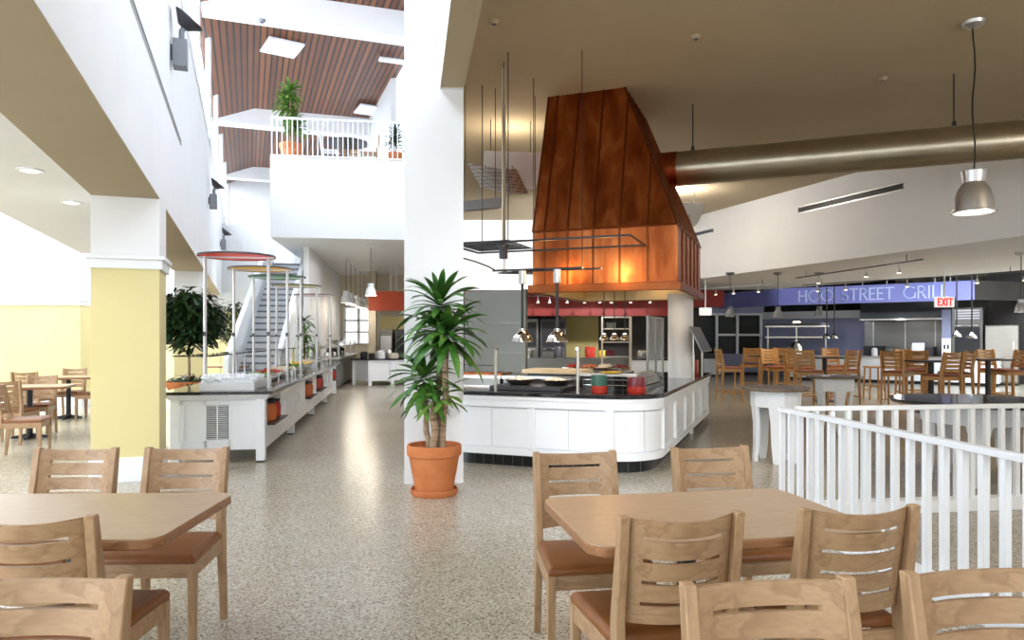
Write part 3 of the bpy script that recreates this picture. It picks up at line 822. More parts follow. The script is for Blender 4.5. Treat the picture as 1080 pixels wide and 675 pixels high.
# jars in the niches
jm = [orange_plastic, crock_red, yellow_glaze]
jl = [['orange jar in the nearest niche of the salad station, at its near end','amber jar in the nearest niche of the salad station, at its far end'],
      ['amber jar in the second niche of the salad station, near end','orange jar in the second niche of the salad station, far end'],
      ['dark red jar in the third niche of the salad station, near end','dark red jar in the third niche of the salad station, far end'],
      ['dark red jar in the farthest niche, near end','dark red jar in the farthest niche, far end']]
jc = [[orange_plastic,crock_red],[orange_plastic,orange_plastic],[crock_red,crock_red],[crock_red,crock_maroon]]
jar0 = None
for (n0,n1), ls, ms in zip(niches, jl, jc):
    for k in range(2):
        p = SS.p(-.07, n0+(n1-n0)*(.34+.34*k))
        j = thing('jar', ls[k], 'jar', (p.x,p.y,.4155), YS, group='coloured jars in the station niches')
        MB().lathe([(0,0),(.10,0),(.118,.02),(.122,.15),(.105,.19),(.105,.21),(0,.21)], n=24).build('body', ms[k], j)
        MB().lathe([(0,.21),(.112,.21),(.112,.235),(.03,.245),(.02,.262),(0,.265)], n=24).build('lid', black, j)
# canopies on slim posts
def canopy(u, Y, m, label, z=2.37, r=.44):
    p = at(u, 0, Y); x, y = inv(SS, p)
    t = thing('canopy', label, 'canopy', (p.x,Y,.811), YS, group='round canopies over the salad station')
    h = z-.81
    MB().lathe([(0,h),(r-.012,h),(r-.012,h+.012),(0,h+.012)], n=56).build('disc', m, t)
    MB().lathe([(r-.014,h-.004),(r,h-.004),(r,h+.014),(r-.014,h+.014)], n=56, closed=True).build('rim', dark, t)
    for s in (-1,1):
        q = MB().cyl((s*.36,0,0),(s*.36,0,h),.020,n=14); q.cyl((s*.36,0,0),(s*.36,0,.012),.045,n=16); q.build('post', alu, t)
        MB().box(s*.36-.018,s*.36+.018,-.045,-.015,.62,.67).build('clamp', dark, t)
    MB().obox((-r+.02,0,h-.01),(r-.02,0,h-.01),.02,.02).build('crossbar', alu, t)
canopy(250, 8.45, disc_red, 'nearest round canopy, red, on two slim posts over the salad station')
canopy(275, 10.0, disc_yel, 'amber round canopy, second from the near end of the salad station')
canopy(292.5, 11.3, disc_grn, 'green round canopy in the middle of the salad station')
canopy(313, 13.2, disc_olive, 'olive round canopy, fourth from the near end of the salad station')
canopy(331, 16.0, disc_pink, 'pale round canopy at the far end of the salad station')
# glass sneeze shelves on brackets
for y0, y1, l in [(1.0,3.2,'dark-edged glass shelf over the near end of the salad station'),(3.5,6.2,'glass shelf over the middle of the salad station'),(6.5,9.4,'glass shelf over the far end of the salad station')]:
    p = SS.p(-1.0, y0); t = thing('sneeze_guard', l, 'sneeze guard', (p.x,p.y,.811), YS, group='glass shelves over the salad station')
    B(-.28,.16,0,y1-y0,.36,.372).build('glass_shelf', smoke, t)
    for yy in (.15, y1-y0-.15):
        MB().tube([(.06,yy,0),(.06,yy,.34),(.0,yy,.358)], .012, 8).build('bracket', alu, t)
    MB().obox((.165,0,.366),(.165,y1-y0,.366),.012,.018).build('edge_trim', black, t)
# tubular tray rails
for y0, y1, l in [(1.05,3.0,'tubular tray rail at the near end of the salad station'),(3.3,6.0,'tubular tray rail along the middle of the salad station'),(6.3,9.5,'tubular tray rail along the far end of the salad station')]:
    p = SS.p(.07, y0); t = thing('tray_rail', l, 'tray rail', (p.x,p.y,.811), YS, group='tray rails of the salad station')
    for k, zz in ((0,.07),(1,.12)):
        MB().tube([(-.24+.06*k,0,.0),(-.24+.06*k,0,zz),(-.24+.06*k,y1-y0,zz),(-.24+.06*k,y1-y0,0)], .011, 8).build('tube', alu, t)
    for q in (.33,.66): MB().tube([(-.18,(y1-y0)*q,0),(-.18,(y1-y0)*q,.115)], .009, 6).build('standoff', alu, t)
# bed of ice
p = SS.p(-.44, .50); t = thing('ice_bin', 'crushed white ice heaped in a low bin on the near end of the salad station', 'ice bin', (p.x,p.y,.811), YS)
B(-.30,.30,-.36,.40,0,.085).build('bin', white_china, t)
rnd = random.Random(5); m = MB()
for k in range(360):
    x, y = rnd.uniform(-.28,.28), rnd.uniform(-.34,.38); h = .105+.03*rnd.random(); s = rnd.uniform(.014,.03)
    m.M = Matrix.Translation((x,y,h)) @ Matrix.Rotation(rnd.uniform(0,3),4,Vector((rnd.random(),rnd.random(),rnd.random()+.1)).normalized())
    m.box(-s,s,-s,s,-s*.8,s*.8)
m.M = None; m.box(-.28,.28,-.34,.38,.08,.11)
o = m.build('ice', ice, t); o['kind'] = 'stuff'
# inset pans and bowls along the top
for k, (y, mm, l) in enumerate([(2.0,leaf_lime,'steel well of greens near the front of the salad station'),(3.0,crock_red,'steel well of red salad, second along the station'),
        (4.1,cream_food,'steel well of pale salad under the green canopy'),(5.3,leaf,'steel well of dark greens past the green canopy'),(6.6,yellow_glaze,'steel well of yellow salad toward the far end'),(7.9,cream_food,'steel well of pale salad at the far end')]):
    p = SS.p(-.43, y); t = thing('salad_well', l, 'food pan', (p.x,p.y,.816), YS, group='food wells of the salad station')
    w = MB(); w.box(-.22,.22,-.36,-.335,0,.05); w.box(-.22,.22,.335,.36,0,.05); w.box(-.22,-.195,-.36,.36,0,.05); w.box(.195,.22,-.36,.36,0,.05); w.box(-.22,.22,-.36,.36,0,.008)
    w.build('pan', steel, t)
    rnd = random.Random(k); m = MB()
    for q in range(90):
        s = rnd.uniform(.02,.04); m.M = Matrix.Translation((rnd.uniform(-.16,.16),rnd.uniform(-.30,.30),.052+.02*rnd.random())) @ Matrix.Rotation(rnd.uniform(0,3),4,Vector((rnd.random(),rnd.random(),.3)).normalized())
        m.box(-s,s,-s,s,-s*.4,s*.4)
    o = m.build('salad', mm, t); o['kind'] = 'stuff'

# ================================================================== OCTAGONAL STATION UNDER THE GALLERY
cx, cy = -4.05, 21.95
t = thing('round_station', 'white eight-sided serving station with dark top under the gallery', 'serving counter', (cx,cy,0), .2)
oc = lambda r, n=8: [(r*cos(2*pi*(i+.5)/n), r*sin(2*pi*(i+.5)/n)) for i in range(n)]
MB().prism(oc(.86), .14, .74).build('body', white_gloss, t)
MB().prism(oc(.97), .76, .80).build('stone_top', granite, t)
MB().prism(oc(.91), .70, .76).build('cove_moulding', white_gloss, t)
for x, y in oc(.86): MB().box(x-.05,x+.05,y-.05,y+.05,0,.74).build('leg', white_gloss, t)
def small(name, label, cat, x, y, z, prof, m, group=None, n=20, rz=0):
    o = MB().lathe(prof, n=n).build(name, m, loc=(x,y,z), rz=rz); return tag(o, label, cat, group)
for k, (dx,dy,r,h,m,nm,l,c) in enumerate([(-.45,-.35,.11,.20,black,'coffee_urn','black drinks urn at the left of the eight-sided station','urn'),(-.2,-.4,.10,.16,black,'coffee_urn','squat black drinks urn beside the white stack','urn'),
        (.08,-.42,.13,.24,white_china,'plate_stack','stack of white plates in the middle of the eight-sided station','plates'),(.45,-.3,.15,.16,cream,'bread_basket','cream bread bin on the right of the eight-sided station','basket'),(.2,.3,.12,.3,steel,'drink_dispenser','steel drinks dispenser at the back of the eight-sided station','dispenser')]):
    small(nm, l, c, cx+dx, cy+dy, .8005, [(0,0),(r*.9,0),(r,h*.15),(r,h*.8),(r*.7,h),(0,h)], m)
# steel line along the gallery wall
q0 = pb(-2.68,19.2)
t = thing('serving_line', 'stainless counter with glass guard along the wall under the gallery', 'serving counter', (q0[0],q0[1],0), YB)
B(.06,.75,0,6.4,.1,.84).build('body', steel_dark, t); B(.04,.82,-.03,6.43,.84,.88).build('worktop', steel, t)
for k in range(4): MB().cyl((.72,.3+1.9*k,.88),(.72,.3+1.9*k,1.35),.018).build('post', alu, t)
MB().hull8([(.40,.2,1.34),(.78,.2,1.18),(.78,6.2,1.18),(.40,6.2,1.34)],[(.40,.2,1.352),(.78,.2,1.192),(.78,6.2,1.192),(.40,6.2,1.352)]).build('glass_guard', smoke, t)
for k, yy in enumerate((.7,1.9,3.1,4.4)):
    p = Frame(q0[0],q0[1],YB).p(.35, yy)
    small('food_warmer', ['steel chafing dish nearest on the wall counter under the gallery','second steel chafing dish on the wall counter under the gallery','third steel chafing dish on the wall counter under the gallery','farthest steel chafing dish on the wall counter under the gallery'][k], 'chafing dish', p.x, p.y, .8805, [(0,0),(.2,0),(.21,.09),(.19,.16),(.1,.24),(.02,.26),(0,.28)], chrome, 'chafing dishes on the wall counter')
# hung red panel, drinks machines
o = B(-4.85,-3.2,24.0,24.08,2.34,3.0).build('hanging_banner', orange_red); tag(o, 'plain orange-red panel hung from the ceiling under the gallery', 'hanging panel')
for X in (-4.1,-3.9): 
    o = MB().cyl((X,24.04,3.0),(X,24.04,3.88),.02).build('hanging_rod', white_gloss); tag(o, 'white rod holding the orange-red panel, '+('left' if X < -4 else 'right')+' one of two', 'rod')
for k, (X, w_, h_, l) in enumerate([(-4.72,.5,1.75,'tall grey drinks machine left of the pair by the yellow back wall'),(-4.05,.6,1.75,'tall dark drinks machine right of the pair by the yellow back wall')]):
    t = thing('drinks_machine', l, 'machine', (X,26.9,0)); m_ = [steel_dark,dark][k]
    B(-w_/2,w_/2,-.3,.3,0,h_).build('cabinet', m_, t, bevel=.01); B(-w_/2+.05,w_/2-.05,-.31,-.3,.9,1.5).build('front_panel', [alu,black][k], t); B(-w_/2+.08,w_/2-.08,-.40,-.3,.82,.87).build('drip_tray', black, t)

# ================================================================== ISLAND UNDER THE COPPER HOOD
IY = -math.atan2(.3617,.9323)
IS = Frame(1.461, 7.11, IY)
def outline(o, x0=-2.75, y1=5.3, r=.5, dep=.92, n=10):
    """L-shaped counter, outer faces pushed out by o"""
    pts = [(x0,dep),(x0,.06-o)]
    cx, cy = -.06+o-(r+o), .06-o+(r+o)
    for k in range(n+1):
        a = -pi/2 + pi/2*k/n; pts.append((cx+(r+o)*cos(a), cy+(r+o)*sin(a)))
    pts += [(-.06+o,y1),(-.98,y1),(-.98,dep)]
    return pts
t = thing('cooking_island', 'white panelled island with black stone top and rounded corner under the copper hood', 'counter', (IS.x,IS.y,0), IY)
MB().prism(outline(-.014), .135, .735).build('body', white_gloss, t, ang=25)
def board(s0, s1, z0, z1, m):
    """one face board following the island's front, corner and side; s runs along the outer face"""
    def pt(s, o):
        La, r = 2.19, .5                       # straight front, corner radius
        if s < La: return (-2.75+s, .06-o)
        q = (s-La)/(r*pi/2)
        if q < 1:
            a_ = -pi/2+pi/2*q; return (-.56+(r+o)*cos(a_), .56+(r+o)*sin(a_))
        return (-.06+o, .56+(s-La-r*pi/2))
    n = max(2, int((s1-s0)/.05)); k = [s0+(s1-s0)*i/n for i in range(n+1)]
    m.prism([pt(s,.0) for s in k]+[pt(s,-.016) for s in reversed(k)], z0, z1)
cuts = [0,.46,.92,1.36,1.80,2.24,2.62,3.02,3.45,3.9,4.35,4.8,5.25,5.7,6.2,6.7,7.2,7.68]
bd = MB()
for q0, q1 in zip(cuts, cuts[1:]): board(q0+.005, q1-.005, .226, .645, bd)
bd.build('face_boards', white_gloss, t, ang=25)
rl = MB().prism(outline(.03), .135, .215); a2 = MB().prism(outline(.03), .655, .735); rl.add(a2.v, a2.f)
for x in (-2.25,-1.36,-.50): rl.box(x-.04,x+.04,.030,.07,.2,.66)
for y in (.62,1.5,2.4,3.3,4.2,5.1): rl.box(-.07,-.030,y-.04,y+.04,.2,.66)
rl.build('panel_frame', white_gloss, t, ang=25)
MB().prism(outline(.045), .735, .775).build('cove_moulding', white_gloss, t, ang=25)
MB().prism(outline(.06), .775, .82).build('stone_top', granite, t, ang=25, bevel=.006)
MB().prism(outline(-.07), 0, .135).build('tiled_plinth', tile_m, t, ang=25)
def on(name, label, cat, x, y, z=.8205, rz=0, group=None):
    p = IS.p(x, y); return thing(name, label, cat, (p.x,p.y,z), IY+rz, group)
# glass guard posts
t = on('guard_rail', 'pair of steel posts with a thin rod at the front edge of the island', 'sneeze guard', -1.8, .10)
for x in (0, .94):
    MB().cyl((x,0,0),(x,0,.48),.017,n=14).build('post', steel, t); MB().cyl((x,-.03,.47),(x,.04,.47),.022,n=14).build('post_head', steel, t)
MB().tube([(0,0,.28),(-.3,.1,.28),(-.6,.1,.28)], .005, 6).build('rod', black, t)
# griddle with two pans
t = on('griddle', 'low black griddle at the front of the island below the heat lamps', 'griddle', -1.52, .55)
B(-.44,.44,-.26,.30,0,.045).build('plate', black, t, bevel=.008); B(-.44,.44,.30,.32,0,.10).build('splash_back', steel_dark, t)
MB().obox((-.42,-.28,.02),(.42,-.28,.02),.02,.03).build('front_rail', dark, t)
for x, l in ((-1.70,'shallow pan of pale food under the left heat lamp'),(-1.25,'shallow pan of pale food under the right heat lamp')):
    t = on('pan', l, 'pan', x, .58, .872, group='pans of food on the griddle')
    MB().lathe([(0,0),(.12,0),(.17,.055),(.165,.06),(.115,.012),(0,.012)], n=32).build('dish', steel_dark, t)
    m = MB(); rnd = random.Random(int(-x*100))
    for q in range(70):
        a, r, s = rnd.uniform(0,2*pi), .115*rnd.random()**.5, rnd.uniform(.012,.024)
        m.M = Matrix.Translation((r*cos(a),r*sin(a),.03+.03*(1-r/.115)+.008*rnd.random())) @ Matrix.Rotation(rnd.uniform(0,3),4,Vector((rnd.random(),rnd.random(),.3)).normalized()); m.box(-s,s,-s,s,-s*.5,s*.5)
    o = m.build('food', cream_food, t); o['kind'] = 'stuff'
    MB().obox((.15,0,.045),(.30,-.12,.06),.02,.012).build('handle', black, t)
# crocks
def crock(x, y, r, h, lower, upper, label, z=.8205):
    t = on('crock', label, 'crock', x, y, z, group='glazed crocks on the island')
    MB().lathe([(0,0),(r*.92,0),(r,.012),(r,h*.42),(0,h*.42)], n=32).build('body', lower, t)
    MB().lathe([(0,h*.42),(r*1.005,h*.42),(r*1.005,h-.01),(r,h),(r*.9,h),(r*.88,h*.9),(0,h*.88)], n=32).build('upper_band', upper, t)
crock(-.66, .22, .085, .19, crock_red, crock_green, 'green and red banded crock at the front edge of the island')
crock(-.30, .42, .10, .165, crock_red, crock_maroon, 'maroon and red crock at the rounded corner of the island')
crock(-.20, 4.35, .10, .24, crock_red, crock_red, 'bright red crock at the far right end of the island')
# inner raised tiled bar with slides
t = on('tiled_ledge', 'raised dark-tiled ledge with steel slides behind the crocks', 'ledge', -.52, .75)
B(-.50,.14,0,.20,0,.15).build('tiled_face', tile_m, t); B(-.52,.16,-.02,.22,.15,.175).build('steel_cap', steel, t)
for k in range(2): MB().tube([(-.45,-.03,.05+.06*k),(.12,-.03,.05+.06*k)], .006, 6).build('wire', chrome, t)
t = on('tray_slide', 'sloping stainless tray slide along the right side of the island', 'tray slide', -.34, 1.02)
B(-.12,.06,0,1.1,0,.02).build('base', steel_dark, t)
MB().hull8([(-.12,0,.16),(.0,0,.02),(.0,1.1,.02),(-.12,1.1,.16)],[(-.10,0,.18),(.02,0,.04),(.02,1.1,.04),(-.10,1.1,.18)]).build('slope', steel, t)
for k in range(3): MB().obox((-.08+.04*k,0,.15-.045*k),(-.08+.04*k,1.1,.15-.045*k),.012,.012).build('runner', chrome, t)
o = small('plate', 'yellow oval plate on the tiled ledge', 'plate', *IS.p(-.68,.85,.9965), [(0,0),(.07,0),(.13,.02),(.125,.024),(.06,.008),(0,.008)], yellow_glaze); o.scale = (1,.7,1)
# back run of the island: steel counter, chopping block
t = thing('prep_counter', 'stainless prep counter inside the island', 'counter', (IS.x,IS.y,0), IY)
B(-2.36,-1.05,1.72,2.55,.1,.86).build('cabinet', steel_dark, t); B(-2.38,-1.03,1.70,2.57,.86,.90).build('worktop', steel, t)
for x in (-2.3,-1.12):
    for y in (1.78,2.48): B(x-.03,x+.03,y-.03,y+.03,0,.1).build('foot', black, t)
t = on('chopping_block', 'thick pale maple board raised on a dark base inside the island', 'chopping board', -1.72, 2.12, .9005)
B(-.42,.42,-.28,.28,.03,.085).build('board', cutboard, t, bevel=.006); B(-.36,.36,-.22,.22,0,.03).build('base', black, t)
t = thing('steel_partition', 'flat stainless partition behind the cane plant, at the left end of the island', 'partition', (IS.x,IS.y,0), IY)
B(-3.4,-2.42,2.72,2.77,0,2.12).build('panel', partition_m, t); B(-2.45,-2.40,2.70,2.79,0,2.13).build('edge_post', partition_m, t); MB().box(-3.4,-2.45,2.712,2.72,1.18,1.20).box(-3.4,-2.45,2.712,2.72,1.62,1.64).build('seam', steel_dark, t)
t = thing('prep_counter', 'stainless counter before the steel partition, left end of the island', 'counter', (IS.x,IS.y,0), IY)
B(-3.3,-2.42,1.75,2.65,.1,.86).build('cabinet', steel_dark, t); B(-3.32,-2.40,1.72,2.67,.86,.90).build('worktop', steel, t)
for x in (-3.24,-2.5):
    for y in (1.8,2.6): B(x-.03,x+.03,y-.03,y+.03,0,.1).build('foot', black, t)
o = B(-.36,.36,-.2,.2,0,.02).build('tray', copper, loc=IS.p(-2.82,2.1,.9005), rz=IY, bevel=.004); tag(o, 'flat copper-coloured tray on the counter before the steel partition', 'tray')
t = thing('hot_counter', 'dark steel counter with food pans under the three bell lamps', 'counter', (IS.x,IS.y,0), IY)
B(-2.0,-1.02,3.05,3.70,.1,.86).build('cabinet', steel_dark, t); B(-2.03,-1.0,3.02,3.73,.86,.90).build('worktop', granite, t); B(-1.95,-1.07,3.10,3.65,0,.1).build('plinth', black, t)
for k, (x, mm, l) in enumerate([(-1.86,crock_red,'steel pan of red food under the bell lamps, farthest left'),(-1.62,orange_plastic,'steel pan of orange food, second from the left under the bell lamps'),(-1.38,cream_food,'steel pan of pale food, third under the bell lamps'),(-1.14,crock_maroon,'steel pan of dark food at the right end under the bell lamps')]):
    t = on('food_pan', l, 'food pan', x, 3.36, .9006, group='food pans under the bell lamps')
    w = MB(); w.box(-.10,.10,-.26,-.245,0,.07); w.box(-.10,.10,.245,.26,0,.07); w.box(-.10,-.088,-.26,.26,0,.07); w.box(.088,.10,-.26,.26,0,.07); w.box(-.10,.10,-.26,.26,0,.006); w.build('pan', chrome, t)
    rnd = random.Random(90+k); m = MB()
    for q in range(60):
        s = rnd.uniform(.015,.03); m.M = Matrix.Translation((rnd.uniform(-.06,.06),rnd.uniform(-.2,.2),.05+.03*rnd.random())) @ Matrix.Rotation(rnd.uniform(0,3),4,Vector((rnd.random(),rnd.random(),.3)).normalized()); m.box(-s,s,-s,s,-s*.5,s*.5)
    o = m.build('food', mm, t); o['kind'] = 'stuff'
# upright glass screen and tilted guard on the right-hand run
t = on('glass_screen', 'upright framed glass screen on the inner edge of the island', 'glass screen', -.50, 2.15)
B(-.006,.006,0,1.2,.03,.86).build('glass', glassm, t)
fr = MB()
for y in (0,.6,1.2): fr.box(-.015,.015,y-.018,y+.018,0,.88)
fr.box(-.014,.014,0,1.2,.86,.88)
fr.build('frame', steel_dark, t)
t = on('tilted_guard', 'tilted dull steel guard panel on posts at the right side of the island', 'sneeze guard', .0, 2.9)
MB().hull8([(-.07,0,.74),(.10,0,.40),(.10,1.3,.40),(-.07,1.3,.74)],[(-.06,0,.75),(.11,0,.41),(.11,1.3,.41),(-.06,1.3,.75)]).build('panel', steel_dark, t)
for y in (.12,1.18):
    MB().cyl((-.02,y,0),(-.02,y,.63),.015).build('post', steel, t)
MB().obox((.105,0,.40),(.105,1.3,.40),.02,.03).build('edge', steel_dark, t)
# round white column that carries the hood
p = IS.p(-.28,3.62)
struct('column_round_white', MB().cyl((0,0,0),(0,0,2.06),.185,n=40), white, loc=(p.x,p.y,0))

# ------------------------------------------------------------------ COPPER HOOD
t = thing('range_hood', 'big tapering copper hood with standing seams above the island', 'range hood', (IS.x,IS.y,0), IY)
x0,x1,y0,y1 = -1.82,-.01,1.38,3.76; zr,zb,zt = 2.07,2.755,4.645
def ringbox(x0,x1,y0,y1,z0,z1,th):
    m = MB(); m.box(x0,x1,y0,y0+th,z0,z1); m.box(x0,x1,y1-th,y1,z0,z1); m.box(x0,x0+th,y0+th,y1-th,z0,z1); m.box(x1-th,x1,y0+th,y1-th,z0,z1); return m
ringbox(x0,x1,y0,y1,zr-.01,zb,.012).build('lower_band', copper, t)
tx0,tx1,ty0,ty1 = -1.79,-.755,1.94,3.30
def P(i,j): pass
up = MB().hull8([(x0,y0,zb),(x1,y0,zb),(x1,y1,zb),(x0,y1,zb)],[(tx0,ty0,zt),(tx1,ty0,zt),(tx1,ty1,zt),(tx0,ty1,zt)])
up.f = [f for k, f in enumerate(up.f) if k != 0]
up.build('upper_taper', copper, t)
ringbox(x0-.05,x1+.05,y0-.05,y1+.05,1.975,2.075,.05).build('rim', copper_dark, t, bevel=.006)
ln = ringbox(x0+.014,x1-.014,y0+.014,y1-.014,1.99,2.60,.012); ln.box(x0+.014,x1-.014,y0+.014,y1-.014,2.6,2.61); ln.build('steel_liner', liner_m, t)
# rim fold along the band top and seams
def seam(p, q, n): return MB().obox(p, q, .024, .02, up=n).build('seam', copper_seam, t)
for xs in (-1.66,-1.36,-1.03,-.70,-.36):
    seam((xs,y0-.006,2.08),(xs,y0-.006,zb),(0,-1,0))
    te = 1.0 if xs < tx1 else (xs-x1)/(tx1-x1)
    xt = xs if xs > tx0 else tx0
    seam((xs,y0-.004,zb),(xs,y0+(ty0-y0)*te-.004,zb+(zt-zb)*te),(0,-1,.3))
for k in range(1,6):
    f = k/6; ys = y0+(y1-y0)*f; yt = ty0+(ty1-ty0)*f
    seam((x1+.006,ys,2.08),(x1+.006,ys,zb),(1,0,0)); seam((x1+.004,ys,zb),(tx1+.004,yt,zt),(1,0,.4))
seam((x1,y0,zb),(tx1,ty0,zt),(1,-1,.3)); seam((x1,y1,zb),(tx1,ty1,zt),(1,1,.3)); seam((x0,y0,zb),(tx0,ty0,zt),(-1,-1,.2))
seam((x0,y0-.004,zb),(x1,y0-.004,zb),(0,-1,.2)); seam((x1+.004,y0,zb),(x1+.004,y1,zb),(1,0,.2))
# round duct
t = thing('ceiling_duct', 'fat round steel duct running from the copper hood to the right under the ceiling', 'duct', (IS.x,IS.y,0), IY)
MB().cyl((-.30,2.95,3.77),(7.0,2.95,3.77),.235,n=48,cap=False).build('pipe', galv, t)
MB().cyl((-.66,2.95,3.77),(-.22,2.95,3.77),.242,n=48).build('collar', copper, t)
for x in (1.5,3.6,5.6): MB().cyl((x-.012,2.95,3.77),(x+.012,2.95,3.77),.239,n=48).build('joint_ring', galv, t)
for x in (-.02,3.11,5.9):
    MB().cyl((x,2.95,4.0),(x,2.95,4.649),.008,n=8).build('hanger_rod', black, t); B(x-.02,x+.02,2.92,2.98,3.995,4.06).build('hanger_clip', black, t)

# hanging frame over the front of the island
t = thing('hanging_rack', 'black metal frame with smoked glass hung in front of the copper hood', 'hanging rack', (IS.x,IS.y,0), IY)
X0,X1,Yq0,Yq1 = -2.50,-.36,.35,1.22; Z = 2.50
for a, b in (((X0,Yq0),(X1,Yq0)),((X1,Yq0),(X1,Yq1)),((X1,Yq1),(X0,Yq1)),((X0,Yq1),(X0,Yq0))):
    MB().obox((*a,Z),(*b,Z),.018,.022).build('frame_bar', black, t)
B(X0+.02,-1.75,Yq0+.02,Yq1-.02,Z+.016,Z+.024).build('glass_panel', smoke, t)
for x, y in ((X0+.05,Yq0),(X0+.05,Yq1),(-1.75,Yq0),(-1.75,Yq1)):
    MB().cyl((x,y,Z),(x,y,4.649),.006,n=6).build('hanger_rod', black, t)
MB().cyl((-1.98,.78,Z),(-1.98,.78,4.649),.02,n=10).build('conduit', cream, t)
B(-2.02,-1.94,.74,.82,Z-.14,Z).build('junction_box', dark, t)
# second, lower shelf behind
t = thing('hanging_shelf', 'small dark glass shelf hung left of the hood, behind the hanging frame', 'hanging shelf', (IS.x,IS.y,0), IY)
MB().add([(-2.55,2.0,2.30),(-1.9,1.75,2.30),(-1.9,2.5,2.30),(-2.55,2.0,2.32),(-1.9,1.75,2.32),(-1.9,2.5,2.32)], [(0,2,1),(3,4,5),(0,1,4,3),(1,2,5,4),(2,0,3,5)]).build('glass', smoke, t)
for x, y in ((-2.45,2.02),(-1.95,1.85),(-1.95,2.40)): MB().cyl((x,y,2.31),(x,y,4.649),.005,n=6).build('hanger_rod', black, t)
# heat lamp bar
t = thing('hanging_lamp_bar', 'black bar hung over the griddle that carries the two heat lamps', 'lamp bar', (IS.x,IS.y,0), IY)
MB().obox((-2.0,.50,2.19),(-.92,.50,2.19),.03,.02).build('bar', black, t); MB().obox((-1.75,.68,2.19),(-.75,.68,2.19),.025,.018).build('bar', black, t)
MB().obox((-1.9,.50,2.19),(-1.9,.68,2.19),.02,.018).build('cross_bar', black, t); MB().obox((-.95,.50,2.19),(-.95,.68,2.19),.02,.018).build('cross_bar', black, t)
MB().tube([(-2.42,.40,2.50),(-2.40,.42,2.36),(-2.2,.46,2.30),(-2.05,.49,2.24),(-1.98,.50,2.20)], .009, 6).build('cable', black, t)
for x in (-1.9,-.95): MB().cyl((x,.59,2.19),(x,.59,4.649),.005,n=6).build('hanger_rod', black, t)
def heat_lamp(x, y, zt, zb, r, label, rod=.016, can=True):
    t = on('heat_lamp_pendant', label, 'heat lamp', x, y, 0, group='heat lamps over the island')
    if can:
        MB().cyl((0,0,zt-.15),(0,0,zt),.042,n=20).build('housing', alu, t); MB().cyl((0,0,zb+r),(0,0,zt-.15),rod,n=12).build('stem', black, t)
    else:
        MB().cyl((0,0,zb+r),(0,0,zt),.006,n=8).build('stem', black, t); MB().cyl((0,0,zt-.06),(0,0,zt),.05,n=16).build('housing', alu, t)
    MB().lathe([(.02,zb+r*1.25),(.035,zb+r*1.22),(.04,zb+r*.98),(r*.5,zb+r*.86),(r*.83,zb+r*.5),(r*.98,zb+r*.1),(r,zb),(r*.97,zb),(r*.80,zb+r*.46),(r*.47,zb+r*.8),(.02,zb+r*.85)], n=40, closed=True).build('dome', chrome, t)
    MB().lathe([(0,zb+.03),(r*.28,zb+.05),(r*.3,zb+.09),(.0,zb+r*.8)], n=16).build('bulb', lamp_on, t)
heat_lamp(-1.634, .50, 2.179, 1.36, .125, 'chrome dome heat lamp on a black stem, left of the pair over the griddle')
heat_lamp(-1.215, .50, 2.179, 1.36, .125, 'chrome dome heat lamp on a black stem, right of the pair over the griddle')
for u, l in ((637,'left chrome bell lamp of the three inside the hood'),(648,'middle chrome bell lamp of the three inside the hood'),(659,'right chrome bell lamp of the three inside the hood')):
    p = at(u,0,9.6); x, y = inv(IS, p); heat_lamp(x, y, 2.596, 1.38, .066, l, can=False)
# uplight with perforated tray and a grey baffle
def uplight(x, y, z, rz, label):
    t = thing('hanging_uplight', label, 'uplight', (x,y,z), rz, group='hanging uplights')
    m = MB(); m.M = Matrix.Rotation(radians(-38),4,'X')
    m.sheet(lambda i,j: ((-.42+.84*i/8, -.34+.68*j/6, .10*(-1+2*j/6)**2), (0,-.2*(-1+2*j/6),1)), 8, 6, .015); m.build('reflector', white, t)
    m = MB(); m.M = Matrix.Translation((-.22,-.30,-.16)) @ Matrix.Rotation(radians(-34),4,'X') @ Matrix.Rotation(.12,4,'Z')
    m.sheet(lambda i,j: ((-.36+.72*i/8+.30*(j/4-.5), -.22+.44*j/4, .05*(-1+2*i/8)**2), (-.1*(-1+2*i/8),0,1)), 8, 4, .012); m.build('perforated_tray', perf_m, t)
    for xx in (-.3,.3): MB().cyl((xx,.0,.02),(xx,.0,4.649-z),.006,n=6).build('hanger_rod', black, t)
    for xx in (-.3,.1): MB().cyl((xx-.1,-.30,-.12),(xx-.1,-.14,.10),.006,n=6).build('arm', dark, t)
    B(-.2,.2,.12,.22,.12,.16).build('lamp', lamp_on, t)
uplight(-.02, 10.6, 3.84, .15, 'hanging uplight of pale curved panels with a perforated steel tray')
uplight(3.62, 15.2, 3.98, .15, 'farther hanging uplight peeking out right of the copper hood')
t = thing('hanging_baffle', 'tilted grey metal baffle hung beside the white column', 'baffle', (-.36,9.2,0), .3)
MB().hull8([(-.36,-.06,3.02),(.22,-.06,3.10),(.22,.06,3.10),(-.36,.06,3.02)],[(-.36,-.06,3.14),(.22,-.06,3.23),(.22,.06,3.23),(-.36,.06,3.14)]).build('panel', grey_metal, t)
for x in (-.25,.15): MB().cyl((x,0,3.1),(x,0,4.649),.005,n=6).build('hanger_rod', black, t)
